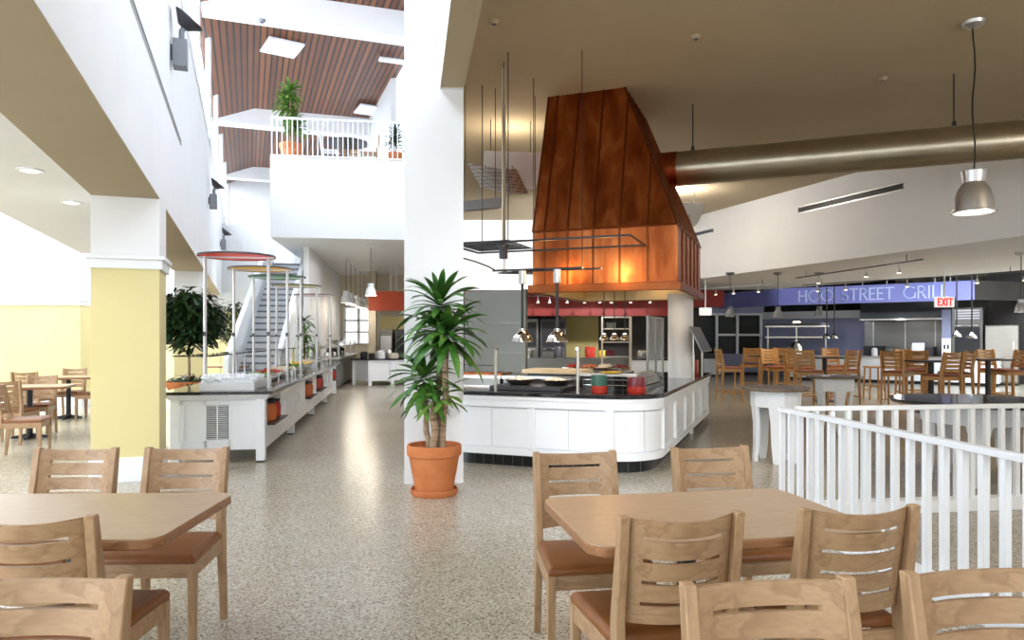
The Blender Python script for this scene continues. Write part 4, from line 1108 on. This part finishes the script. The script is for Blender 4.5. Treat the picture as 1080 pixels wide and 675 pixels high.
# ================================================================== GRILL WITH ITS SIGN
KY = atan2(-.625,.78)
KF = Frame(9.07, 24.2, KY)
def kthing(name, label, cat, x, y, z=0, group=None):
    p = KF.p(x, y, z); return thing(name, label, cat, p, KY, group)
t = kthing('hanging_sign', 'violet fascia sign with raised silver letters over the grill', 'sign', 0, 0, 2.53)
B(0,5.62,0,.25,0,.56).build('front_board', violet, t)
MB().hull8([(0,.0,0),(0,.25,0),(-2.6,1.4,0),(-2.6,1.2,0)],[(0,0,.56),(0,.25,.56),(-2.6,1.4,.56),(-2.6,1.2,.56)]).build('left_return', violet, t)
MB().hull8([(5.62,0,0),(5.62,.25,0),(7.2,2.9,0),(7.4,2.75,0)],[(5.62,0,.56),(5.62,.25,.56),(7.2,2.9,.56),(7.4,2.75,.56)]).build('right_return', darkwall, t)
for x in (1.2,2.6,3.3,4.6,5.0): MB().cyl((x,.12,.56),(x,.12,1.66),.015,n=8).build('hanger_rod', alu, t)
def arc(cx, cy, rx, ry, a0, a1, n=18): return [(cx+rx*cos(radians(a0+(a1-a0)*k/n)), cy+ry*sin(radians(a0+(a1-a0)*k/n))) for k in range(n+1)]
GLY = {
 'H': (.80, [[(.08,0),(.08,1)],[(.72,0),(.72,1)],[(.08,.52),(.72,.52)]]),
 'O': (1.04,[arc(.52,.5,.46,.48,0,360,28)]),
 'S': (.56, [arc(.29,.745,.21,.225,35,270,12)+arc(.27,.265,.23,.245,90,-150,12)]),
 'T': (.72, [[(.36,0),(.36,1)],[(.02,.97),(.70,.97)]]),
 'R': (.66, [[(.08,0),(.08,1)],[(.08,.97)]+arc(.30,.745,.24,.225,90,-90,10)+[(.08,.52)],[(.30,.52),(.64,0)]]),
 'E': (.54, [[(.08,0),(.08,1)],[(.08,.97),(.50,.97)],[(.08,.52),(.44,.52)],[(.08,.03),(.52,.03)]]),
 'G': (.96, [arc(.52,.5,.46,.48,48,325,24),[(.90,.06),(.90,.44)]]),
 'I': (.24, [[(.12,0),(.12,1)]]),
 'L': (.52, [[(.08,0),(.08,1)],[(.08,.03),(.50,.03)]]),
 'X': (.62, [[(.04,0),(.58,1)],[(.58,0),(.04,1)]]),
}
def stroke(mb, pl, x, z, h, w, y0, dep):
    for k in range(len(pl)-1):
        a, b = Vector((x+pl[k][0]*h, 0, z+pl[k][1]*h)), Vector((x+pl[k+1][0]*h, 0, z+pl[k+1][1]*h))
        d = (b-a).normalized()*w*.35; mb.obox(a-d+Vector((0,y0,0)), b+d+Vector((0,y0,0)), dep, w, up=(0,-1,0)) if False else mb.hull8(*slab(a-d, b+d, w, y0, dep))
def slab(a, b, w, y0, dep):
    d = (b-a).normalized(); n = Vector((-d.z,0,d.x))*w/2
    q = [a-n, b-n, b+n, a+n]
    return [(p.x,y0,p.z) for p in q], [(p.x,y0-dep,p.z) for p in q]
def lettering(text, x, z, h, w, gap, parent, m, y0, dep, sp=.5, fit=None):
    wid = sum((GLY[c][0] if c != ' ' else sp) for c in text) + gap*(len(text)-1)
    s = (fit/(wid*h)) if fit else 1
    for c in text:
        if c == ' ': x += (sp+gap)*h*s; continue
        mb = MB()
        for pl in GLY[c][1]: stroke(mb, [(px*s,pz) for px,pz in pl], x, z, h, w, y0, dep)
        mb.build('letter_'+c.lower(), m, parent)
        x += (GLY[c][0]+gap)*h*s
lettering('HOO STREET GRILL', .66, .09, .37, .042, .10, t, letterm, -.004, .05, fit=4.30)

# counter and kitchen below the sign
t = kthing('grill_counter', 'long white-fronted grill counter below the violet sign', 'counter', 0, 0)
B(.2,6.2,.15,.95,.1,.80).build('front', white_gloss, t); B(.15,6.25,.10,1.0,.80,.84).build('worktop', steel, t); B(.25,6.15,.22,.9,0,.1).build('plinth', black, t)
t = kthing('grill_hood', 'broad stainless exhaust hood behind the violet sign', 'range hood', 0, 0)
MB().hull8([(2.2,1.5,2.02),(4.7,1.5,2.02),(4.7,3.1,2.02),(2.2,3.1,2.02)],[(2.2,1.65,2.62),(4.7,1.65,2.62),(4.7,3.1,2.62),(2.2,3.1,2.62)]).build('canopy', steel_dark, t)
B(2.2,4.7,1.48,1.52,2.0,2.05).build('rim', steel, t)
t = kthing('grill_backsplash', 'stainless splash wall with upright panel joints behind the grill counter', 'splash panel', 0, 0)
B(2.0,5.0,3.1,3.2,0,2.0).build('panel', steel_dark, t)
for x in (2.3,3.3,4.2,4.8): B(x-.015,x+.015,3.07,3.1,.8,2.0).build('joint_strip', steel, t)
for k, (x, w_, h_, l, m_) in enumerate([(2.5,.55,1.15,'dark griddle stand at the left below the stainless exhaust hood',black),(3.2,.6,1.05,'steel fryer in the middle below the stainless exhaust hood',steel_dark),(4.0,.6,1.12,'dark broiler at the right below the stainless exhaust hood',dark)]):
    t = kthing('cooking_unit', l, 'cooker', x, 2.3, group='cooking units of the grill')
    B(-w_/2,w_/2,-.35,.35,.08,h_).build('body', m_, t); B(-w_/2+.05,w_/2-.05,-.37,-.35,.3,.75).build('front_door', steel, t); MB().obox((-w_/2+.08,-.40,.8),(w_/2-.08,-.40,.8),.02,.03).build('handle', chrome, t)
    for sx in (-1,1): B(sx*(w_/2-.06)-.03,sx*(w_/2-.06)+.03,-.3,-.24,0,.08).build('foot', black, t)
t = kthing('oven_tower', 'tall dark oven cabinet with louvred head right of the exhaust hood', 'oven', 5.30, 1.72)
B(-.4,.4,-.4,.4,0,2.35).build('cabinet', steel_dark, t)
for k in range(4): B(-.32,.32,-.42,-.40,2.0+.08*k,2.04+.08*k).build('louvre', alu, t)
B(-.33,.33,-.42,-.4,.95,1.75).build('glass_door', black, t); MB().obox((-.3,-.45,1.80),(.3,-.45,1.80),.02,.03).build('handle', chrome, t)
t = kthing('wall_notice', 'pale upright panel with two small dark squares beside the oven cabinet', 'panel', 4.76, 1.2, .85)
B(-.12,.12,0,.1,0,1.45).build('panel', lavender, t); B(-.12,.12,-.01,0,.0,.55).build('white_board', signw, t)
for x in (-.045,.045): B(x-.03,x+.03,-.016,-.01,.22,.36).build('dark_square', dark, t)
t = kthing('steel_refrigerator', 'stainless upright refrigerator door at the right end of the grill', 'refrigerator', 6.18, 1.62)
B(-.42,.42,-.4,.4,.05,1.80).build('cabinet', steel_dark, t, bevel=.01); B(-.40,.40,-.42,-.40,.1,1.76).build('door', steel, t, bevel=.006); MB().obox((.3,-.46,.7),(.3,-.46,1.3),.025,.025).build('handle', chrome, t); B(-.4,.4,-.38,.38,0,.05).build('plinth', black, t)
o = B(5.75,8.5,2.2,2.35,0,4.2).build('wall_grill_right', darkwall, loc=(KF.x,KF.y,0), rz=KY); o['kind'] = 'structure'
o = B(-2.4,2.1,3.3,3.5,0,2.15).build('wall_grill_left', lavender, loc=(KF.x,KF.y,0), rz=KY); o['kind'] = 'structure'
o = B(-2.6,2.15,3.15,3.5,2.15,2.42).build('trim_grill_beam', white, loc=(KF.x,KF.y,0), rz=KY); o['kind'] = 'structure'
# heated pass shelf
p = at(840,0,25.2)
t = thing('pass_shelf', 'two-tier steel heated pass shelf behind the middle bar chairs', 'shelf', (p.x,25.2,0), KY*.5)
for z in (1.42,1.80): B(-1.05,1.05,-.22,.22,z,z+.05).build('shelf', steel, t)
B(-1.05,1.05,-.15,.15,1.83,1.95).build('heat_strip', black, t)
for x in (-.95,.0,.95): B(x-.02,x+.02,-.02,.02,0,1.83).build('post', steel, t)
B(-.12,.12,-.14,-.10,1.95,2.0).build('lamp', lamp_on, t)
for u, Y, zt, zb, l in [(872,22.0,2.50,1.40,'left chrome heat lamp of the pair over the grill pass'),(880,21.6,2.50,1.40,'right chrome heat lamp of the pair over the grill pass'),
                        (1009,18.8,2.52,1.44,'chrome heat lamp over the right part of the grill counter'),(1025,18.2,2.52,1.40,'chrome heat lamp nearest the oven cabinet')]:
    p = at(u,0,Y); t = thing('heat_lamp_pendant', l, 'heat lamp', (p.x,Y,0), 0, group='heat lamps of the grill')
    MB().cyl((0,0,zb+.12),(0,0,2.975 if u < 900 else zt+.5),.018,n=10).build('stem', black, t)
    MB().lathe([(.03,zb+.16),(.05,zb+.13),(.11,zb+.07),(.125,zb),(.115,zb),(.09,zb+.07),(.03,zb+.12)], n=24, closed=True).build('dome', chrome, t)
    MB().lathe([(0,zb+.02),(.05,zb+.05),(0,zb+.12)], n=12).build('bulb', lamp_on, t)
# things on the grill counter
def onk(name, label, cat, x, y, prof, m, group=None):
    p = KF.p(x, y, .8405); return small(name, label, cat, p.x, p.y, p.z, prof, m, group)
onk('coffee_machine','rounded steel coffee machine at the left end of the grill counter','machine',.45,.5,[(0,0),(.24,0),(.24,.25),(.18,.42),(.08,.48),(0,.48)],chrome)
onk('condiment_jar','white jar on the grill counter left of the angled bar chair','jar',2.9,.35,[(0,0),(.09,0),(.09,.2),(.06,.26),(0,.26)],white_china)
t = kthing('cash_register','boxy register with pale screen on the grill counter','register',4.1,.5,.8405)
B(-.2,.2,-.2,.2,0,.14).build('base', black, t, bevel=.01); MB().hull8([(-.17,-.05,.14),(.17,-.05,.14),(.17,.1,.14),(-.17,.1,.14)],[(-.17,0,.42),(.17,0,.42),(.17,.12,.42),(-.17,.12,.42)]).build('screen', alu, t)

# glazed coolers on the left of the grill
t = thing('glass_cooler', 'long glazed cooler with white mullions behind the bar chair at the left end', 'cooler', (8.25,27.0,0), 0)
B(-1.9,1.25,0,.8,0.12,.82).build('base', lavender, t); B(-1.9,1.25,.05,.8,0,.12).build('plinth', black, t)
B(-1.88,1.22,.06,.8,.82,2.30).build('interior', darkwall, t)
fr = MB()
for x in (-1.9,-.48,.30,1.20): fr.box(x-.05,x+.05,-.03,.04,.82,2.34)
fr.box(-.48,1.2,-.025,.035,1.50,1.58); fr.box(-1.9,1.2,-.03,.04,2.28,2.36)
fr.build('frame', white_gloss, t)
for x0, x1 in ((-1.85,-.53),(-.43,.25),(.35,1.15)): B(x0,x1,0,.01,.82,2.28).build('glass_door', glassm, t)
B(-1.95,1.3,-.05,.8,2.36,2.75).build('header', lavender, t)
t = thing('display_case', 'low white cabinet with dark glass top right of the round white column', 'display case', (7.0,26.0,0), 0)
B(-.75,.62,0,.7,.08,.66).build('cabinet', white_gloss, t, bevel=.01); B(-.78,.65,-.03,.73,.66,.86).build('glass_top', black, t); B(-.7,.57,.04,.66,0,.08).build('plinth', black, t); B(.50,.62,-.02,0,.08,.66).build('end_stile', white_gloss, t)

# kitchen seen under the red band
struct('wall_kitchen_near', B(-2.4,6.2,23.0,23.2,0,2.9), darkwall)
struct('wall_kitchen_yellow', B(1.55,2.75,22.6,22.99,0,2.9), noisy('olive_yellow_paint', [(.3,(.36,.30,.10)),(.7,(.42,.35,.13))], (1,)*3, rough=.6))
for x, w_, l, m_ in [(.45,.9,'dark steel oven below the red band, nearest the steel partition',steel_dark),(1.35,.8,'steel warming cabinet with a dark door below the red band',dark)]:
    t = thing('kitchen_oven', l, 'oven', (x*1.0-.1,21.6,0), 0, group='ovens below the red band')
    B(-w_/2,w_/2,0,.7,.1,2.0).build('cabinet', m_, t, bevel=.01); B(-w_/2+.06,w_/2-.06,-.02,0,1.15,1.9).build('glass_door', black, t); MB().obox((-w_/2+.1,-.05,1.08),(w_/2-.1,-.05,1.08),.02,.03).build('handle', chrome, t); B(-w_/2+.06,w_/2-.06,-.02,0,.3,1.0).build('lower_door', steel_dark, t)
    for sx in (-1,1): B(sx*(w_/2-.08)-.03,sx*(w_/2-.08)+.03,.05,.11,0,.1).build('foot', black, t)
t = thing('kitchen_rack', 'tall pale metal rack with open shelves seen beneath the copper hood', 'rack', (2.52,17.2,0), -.1)
for x in (-.34,.34):
    for y in (-.2,.2): MB().obox((x,y,0),(x,y,1.92),.035,.035).build('post', cream, t)
for z in (.55,.95,1.30,1.62,1.90): B(-.34,.34,-.2,.2,z,z+.025).build('shelf', [steel,cream][z>1], t)
for k, (x, z, m_, l) in enumerate([(-.15,.9755,crock_maroon,'dark pot on the second shelf of the pale rack'),(.16,1.3255,dark,'dark pan on the third shelf of the pale rack'),(-.12,1.6455,steel_dark,'steel tub on the upper shelf of the pale rack')]):
    small('pot', l, 'pot', 2.52+x, 17.2, z, [(0,0),(.11,0),(.12,.12),(.10,.14),(0,.14)], m_, 'pots on the pale rack')
t = thing('back_counter', 'long steel counter running below the red band', 'counter', (1.6,18.9,0), -.1)
B(-2.2,2.6,0,.7,.1,.84).build('cabinet', steel_dark, t); B(-2.25,2.65,-.03,.73,.84,.88).build('worktop', steel_dark, t); B(-2.15,2.55,.04,.66,0,.1).build('plinth', black, t)
for k, (x, r, h, m_, nm, l) in enumerate([(-1.2,.16,.22,steel,'stock_pot','steel stock pot at the left of the counter below the red band'),(-.35,.12,.30,dark,'blender','dark mixer on the counter below the red band'),(.5,.14,.30,crock_red,'red_tub','red tub on the counter in front of the yellow wall'),(.85,.12,.2,yellow_glaze,'yellow_tub','yellow tub on the counter in front of the yellow wall'),(1.9,.16,.2,chrome,'steel_bowl','steel bowl at the right of the counter below the red band')]):
    small(nm, l, 'kitchenware', 1.6+x, 19.2-.1*x, .8805, [(0,0),(r*.9,0),(r,h*.2),(r,h*.9),(r*.9,h),(0,h)], m_, 'kitchenware below the red band')
t = thing('white_counter', 'low white counter block seen through the glass screen', 'counter', (3.55,17.6,0), -.35)
B(-.6,.6,0,.6,.08,.86).build('cabinet', white_gloss, t); B(-.63,.63,-.03,.63,.86,.90).build('worktop', granite, t); B(-.55,.55,.04,.56,0,.08).build('plinth', black, t)

# ================================================================== SIGNS AND CEILING FITTINGS
def exit_sign(x, y, z, rod, label, text=True, w_=.40, h_=.22, rz=0):
    t = thing('hanging_exit_sign', label, 'sign', (x,y,z), rz, group=None)
    B(-w_/2,w_/2,-.03,.03,0,h_).build('case', signw, t, bevel=.004)
    MB().cyl((0,0,h_),(0,0,rod-z),.018,n=8).build('stem', white_gloss, t)
    B(w_/2,w_/2+.015,-.035,.035,-.005,h_+.005).build('end_cap', dark, t)
    if text: lettering('EXIT', -w_*.40, h_*.16, h_*.68, h_*.13, .10, t, exit_red, -.031, .006, fit=w_*.80)
p = at(996,320,15.2); exit_sign(p.x, 15.2, 1.4+33*15.2/750, 2.975, 'white exit sign with red letters hung in front of the violet sign')
p = at(744,327,19.0); exit_sign(p.x, 19.0, 2.02, 2.975, 'small blank white sign box below the red band, right of the hood', text=False, w_=.32, h_=.2)

def bell_pendant(x, y, zb, r, zc, label, m=alu, group='bell pendant lamps', name='pendant_lamp', cord=.008, wav=0):
    t = thing(name, label, 'pendant lamp', (x,y,0), 0, group)
    MB().lathe([(r*.56,zb+r*2.15),(r*.58,zb+r*2.12),(r*.50,zb+r*1.55),(r*.72,zb+r*1.2),(r*.88,zb+r*.7),(r*.95,zb+r*.12),(r*1.04,zb+r*.06),(r*1.04,zb),(r*.93,zb),(r*.85,zb+r*.68),(r*.69,zb+r*1.14),(r*.44,zb+r*1.5),(r*.50,zb+r*2.1)], n=40, closed=True).build('shade', m, t)
    MB().lathe([(0,zb+r*2.0),(r*.5,zb+r*2.0),(r*.5,zb+r*2.08),(0,zb+r*2.1)], n=24).build('cap', m, t)
    MB().lathe([(0,zb+r*.10),(r*.84,zb+r*.12),(r*.84,zb+r*.18),(0,zb+r*.2)], n=32).build('lens', lamp_on, t)
    z0 = zb+r*2.1
    MB().tube([(wav*sin(k*1.1)*.5,0,z0+(zc-z0)*k/10) for k in range(11)], cord, 6).build('cord', black, t)
    MB().lathe([(0,zc-.07),(.04,zc-.065),(.10,zc-.03),(.11,zc),(0,zc)], n=24).build('ceiling_rose', m, t)
    return t
bell_pendant(4.74, 7.3, 2.69, .20, 4.649, 'large brushed metal bell pendant at the upper right, on a long cord', wav=.03)
for u, Y, zb, l in [(770,17.0,1.92,'small metal bell pendant above the bar chair at the left end'),(820.5,17.0,1.92,'small metal bell pendant, second from the left before the violet sign'),(864,17.0,1.93,'small metal bell pendant, third from the left before the violet sign'),(1077,13.0,1.88,'small metal bell pendant cut by the right edge')]:
    p = at(u,0,Y); bell_pendant(p.x, Y, zb, .11, 2.975, l, m=grey_metal if u < 1000 else alu, group='small bell pendants before the grill')
p = at(391,312,18.8); bell_pendant(p.x, 18.8, 2.53, .15, 3.879, 'white bell pendant nearest the viewer under the gallery', m=white_gloss, group='white bell pendants under the gallery')
for k, (u, Y) in enumerate([(365,21.9),(370,23.0),(375,24.2),(380,25.4),(384,26.6)]):
    p = at(u,0,Y); bell_pendant(p.x, Y, 2.50, .17, 3.879, ['first','second','middle','fourth','farthest'][k]+' white bell pendant of the receding row along the wall under the gallery', m=white_gloss, group='white bell pendants under the gallery')

def track(p0, p1, fr, label, zc=2.976):
    p0, p1 = Vector((*p0,zc-.14)), Vector((*p1,zc-.14)); d = p1-p0
    t = thing('ceiling_track_light', label, 'track light', p0, atan2(d.y,d.x), 'ceiling track lights')
    Ln = d.length; B(0,Ln,-.015,.015,-.012,.012).build('track', dark if Ln > 3 else white_gloss, t)
    for q in (.1,.9): MB().cyl((Ln*q,0,.01),(Ln*q,0,.139),.008,n=6).build('hanger_rod', dark, t)
    for f in fr:
        x = Ln*f; h = MB(); h.cyl((x,0,-.01),(x,0,-.10),.008,n=6); h.cyl((x,0,-.10),(x,0,-.19),.022,.045,n=14); hd = h.build('lamp_head', alu, t)
        MB().lathe([(0,-.196),(.036,-.196),(.036,-.188),(0,-.186)], c=(x,0,0), n=12).build('bulb', lamp_on, hd)
track((5.3,20.9),(6.85,18.8),(.32,.55,.85),'short track light over the display case, right of the copper hood')
track((6.75,16.9),(7.45,12.9),(.22,.62,.85),'track light running along the bulkhead before the violet sign')
track((7.8,19.1),(11.2,15.1),(.08,.22,.5,.78,.95),'long dark track light running across in front of the violet sign')
track((-1.0,19.9),(4.4,19.9),(.07,.14,.22,.32,.38,.47,.56,.64,.70,.80,.9),'dark track light with many small lamps before the red band', 2.73)

def flood(Y, Z, s, label):
    x, y = pa(-.88, Y); t = thing('wall_mounted_floodlight', label, 'floodlight', (x,y,Z), YA, 'floodlights on the high white wall')
    B(.02*s,.14*s,-.07*s,.07*s,-.20*s,.05*s).build('housing', grey_metal, t, bevel=.006); B(0,.02,-.04,.04,-.12*s,0).build('wall_plate', dark, t)
    MB().tube([(.09*s,0,.05*s),(.09*s,0,.14*s),(.11*s,0,.17*s)], .025*s, 8).build('arm', grey_metal, t)
    h = MB(); h.M = Matrix.Translation((.13*s,0,.22*s)) @ Matrix.Rotation(radians(38),4,'Y') @ Matrix.Rotation(radians(10),4,'X')
    h.lathe([(0,-.06*s),(.05*s,-.05*s),(.13*s,.03*s),(.145*s,.05*s),(.13*s,.055*s),(0,.03*s)], n=32); h.build('reflector_head', dark, t)
flood(8.05, 4.72, 1.25, 'large grey floodlight with tilted dish, nearest on the high white wall')
flood(15.7, 4.52, 1.25, 'grey floodlight halfway along the high white wall')
flood(22.0, 4.40, 1.25, 'farthest grey floodlight on the high white wall, above the red canopy')
def slot(axis, c, Y0, Y1, Z, name, label, sgn, h=.10):
    f = pa; p0, p1 = Vector((*f(c,Y0),Z)), Vector((*f(c,Y1),Z)); L_ = (p1-p0).length
    t = thing(name, label, 'air diffuser', p0, YA)
    B(-.004 if sgn < 0 else 0, 0 if sgn < 0 else .004, 0, L_, -h/2, h/2).build('slot', black, t)
    fm = MB(); x0, x1 = (-.014,0) if sgn < 0 else (0,.014)
    for z in (-h/2, h/2): fm.box(x0,x1,-.02,L_+.02,z-h*.10,z+h*.10)
    fm.build('bars', alu, t)
slot('a', -.88, 5.2, 9.2, 3.93, 'wall_vent_slot', 'thin dark slot diffuser low along the high left wall', 1, .045)
slot('a', 11.9, 12.92, 15.39, 4.17, 'wall_vent_slot', 'slim grey slot diffuser high on the right bulkhead', -1, .13)
slot('a', 11.9, 18.2, 19.3, 4.17, 'wall_vent_slot', 'short slot diffuser on the bulkhead just right of the copper hood', -1, .10)
for k, (x, y) in enumerate([(-4.0,5.9),(-4.52,7.3)]):
    t = thing('ceiling_downlight', ['round recessed downlight nearest in the low left ceiling','second round recessed downlight in the low left ceiling','third recessed downlight, hidden near the yellow column'][k], 'downlight', (x,y,2.80), 0, 'recessed downlights in the left ceiling')
    MB().lathe([(.07,-.012),(.10,-.012),(.10,0),(.07,0)], n=28, closed=True).build('trim_ring', white_gloss, t); MB().lathe([(0,-.006),(.07,-.006),(.07,0),(0,0)], n=24).build('lens', lamp_on, t)
for u, v, l in [(734,38,'small round detector on the brown ceiling near its middle'),(931,82,'small round detector on the brown ceiling left of the bell pendant'),(521,22,'small round detector on the brown ceiling beside the white beam')]:
    Y = F*(4.65-E)/(VH-v); p = at(u,v,Y); t = thing('ceiling_smoke_detector', l, 'detector', (p.x,Y,4.65), 0, 'detectors on the brown ceiling')
    MB().lathe([(0,-.035),(.04,-.035),(.055,-.012),(.06,0),(0,0)], n=24).build('body', shaded_white, t); MB().lathe([(0,-.045),(.018,-.043),(.02,-.034),(0,-.034)], n=14).build('sensor', dark, t)
for x, y, w_, l_, r, l in [(-5.62,17.38,.40,.46,.56,'white ceiling light panel set in the timber roof above the gallery plant'),(-4.5,22.1,.30,.42,YA+.1,'white ceiling light panel low in the timber roof near the column'),(-3.06,18.2,.32,.09,YA,'white ceiling light panel half hidden by the white column')]:
    z = 8.56
    t = thing('ceiling_light_panel', l, 'ceiling light', (x,y,z-.05), r, 'light panels in the timber roof')
    m = MB(); m.box(-w_-.02,w_+.02,-l_-.02,-l_,-.03,.02); m.box(-w_-.02,w_+.02,l_,l_+.02,-.03,.02); m.box(-w_-.02,-w_,-l_,l_,-.03,.02); m.box(w_,w_+.02,-l_,l_,-.03,.02)
    m.build('frame', white_gloss, t); B(-w_,w_,-l_,l_,-.02,0).build('diffuser', panel_on, t)
x, y = pa(-.95,14.7); f = Frame(x,y,YA).p(1.15,-.30)
t = thing('ceiling_sensor', 'small grey sensor on the underside of the nearest white roof beam', 'sensor', (f.x,f.y,8.04)); MB().lathe([(0,-.06),(.05,-.055),(.08,-.02),(.08,0),(0,0)], n=20).build('body', grey_metal, t); MB().lathe([(0,-.07),(.03,-.065),(.03,-.05),(0,-.05)], n=14).build('lens', dark, t)

def LIGHTS():
    W = (1,.74,.46)
    for x, y, z, e in ((-1.45,.85,2.26,9),(-.75,.85,2.24,11)):   # small lamps on the hung bar
        p = IS.p(x,y,z); light('copper_lamp','POINT',p,e*.8,(1,.62,.28),.09)
    for x, y in ((-1.3,2.6),(-.5,2.6)):
        p = IS.p(x,y,2.5); light('hood_lamp','SPOT',p,22,W,.08,rot=(0,0,0),spot=120)
    p = IS.p(-.9,2.2,2.45); light('liner_fill','POINT',p,7,W,.1)  # added fill that brightens the hood liner
    for x in (-1.634,-1.215):
        p = IS.p(x,.5,1.40); light('heat_lamp_bulb','SPOT',p,14,(1,.7,.4),.03,rot=(0,0,0),spot=120)
    light('pendant_bulb','SPOT',(4.74,7.3,2.68),60,(1,.84,.62),.1,rot=(0,0,0),spot=110)
    light('uplight_bulb','POINT',(.02,10.95,4.2),26,(1,.86,.66),.1)
    light('uplight_bulb','POINT',(3.62,15.5,4.3),90,(1,.93,.85),.2)
    o = light('back_wall_fill','SPOT',(3.4,15.6,4.2),1500,(.96,.96,1),.2,spot=100); aim(o,(.4,19.5,3.4))  # added fill brightening the back wall, stronger than the hung uplight
    for x, y in ((6.5,15.5),(9.2,17.2),(10.5,15.6),(7.8,19.4)): light('track_bulb','SPOT',(x,y,2.75),120,(1,.84,.60),.05,rot=(0,0,0),spot=115)
    for x, y in ((0.5,19.6),(2.4,19.6),(4.2,19.4)): light('band_bulb','SPOT',(x,y,2.5),14,(1,.82,.6),.05,rot=(radians(35),0,0),spot=110)
    for q in (.8,2.8,4.8):
        p = KF.p(q,-2.2,2.9); o = light('sign_spot','SPOT',p,55,(.80,.85,1),.05,spot=60); aim(o, KF.p(q,0,2.75))
    for q in (1.2,3.4):
        p = KF.p(q,1.2,2.0); light('grill_lamp','POINT',p,5,(.95,.93,1),.1)
    for u, Y in ((391,18.8),(370,23.0),(380,25.4)):
        p = at(u,0,Y); light('gallery_pendant_bulb','POINT',(p.x,Y,2.42),26,(1,.88,.70),.1)
    for x, y in ((-4.0,5.9),(-4.52,7.3)): light('downlight_bulb','SPOT',(x,y,2.77),18,(1,.9,.75),.06,rot=(0,0,0),spot=110)
    light('warm_fill','POINT',(6.4,3.4,3.2),150,(1,.84,.66),.2)  # added warm fill with no fixture, out of view, warms the bulkhead
    for p, q, e, sp in (((.6,.6,4.3),(.5,7.6,.4),620,38),((2.6,.8,4.3),(1.6,7.6,.4),420,34),((1.6,-.6,4.3),(.9,2.6,.5),170,50),((4.2,-.4,4.3),(2.6,3.6,.5),330,46)):
        o = light('front_fill_spot','SPOT',p,e,(.97,.98,1),.25,spot=sp,blend=.7); aim(o,q)  # added fill spots without fixtures, brighten island, tables and railing
    # soft daylight from a bright overcast sky, entering through the clerestory
    d = bpy.data.lights.new('sky_light','SUN'); d.energy = 22; d.angle = radians(110); d.color = (.82,.90,1)
    o = bpy.data.objects.new('sky_light', d); COL.objects.link(o); o.location = (-10,10,14)
    o.rotation_euler = Vector((.80,.05,-.62)).to_track_quat('-Z','Y').to_euler()
# ================================================================== LIGHT AND CAMERA
def light(name, kind, loc, energy, col=(1,1,1), size=.1, rot=None, spot=None, blend=.5):
    d = bpy.data.lights.new(name, kind); d.energy = energy; d.color = col
    if kind == 'AREA': d.size = size
    elif kind in ('POINT','SPOT'): d.shadow_soft_size = size
    if kind == 'SPOT': d.spot_size = radians(spot or 80); d.spot_blend = blend
    o = bpy.data.objects.new(name, d); COL.objects.link(o); o.location = loc
    if rot is not None: o.rotation_euler = rot
    return o
def aim(o, target):
    o.rotation_euler = (Vector(target)-o.location).to_track_quat('-Z','Y').to_euler()
    return o
LIGHTS()
w = bpy.data.worlds.new('World'); SC.world = w; w.use_nodes = True
w.node_tree.nodes['Background'].inputs['Color'].default_value = (.80,.90,1,1)
w.node_tree.nodes['Background'].inputs['Strength'].default_value = 1.6
cd = bpy.data.cameras.new('camera'); cam = bpy.data.objects.new('camera', cd); COL.objects.link(cam)
cam.location = (0,0,E); cam.rotation_euler = (pi/2,0,0)
cd.sensor_width = 36; cd.lens = 36*F/1080; cd.shift_y = (VH-337.5)/1080
cd.clip_start = .05
SC.camera = cam
vs = SC.view_settings
vs.view_transform = 'Standard'; vs.look = 'None'; vs.exposure = .13; vs.gamma = 1; vs.use_curve_mapping = False
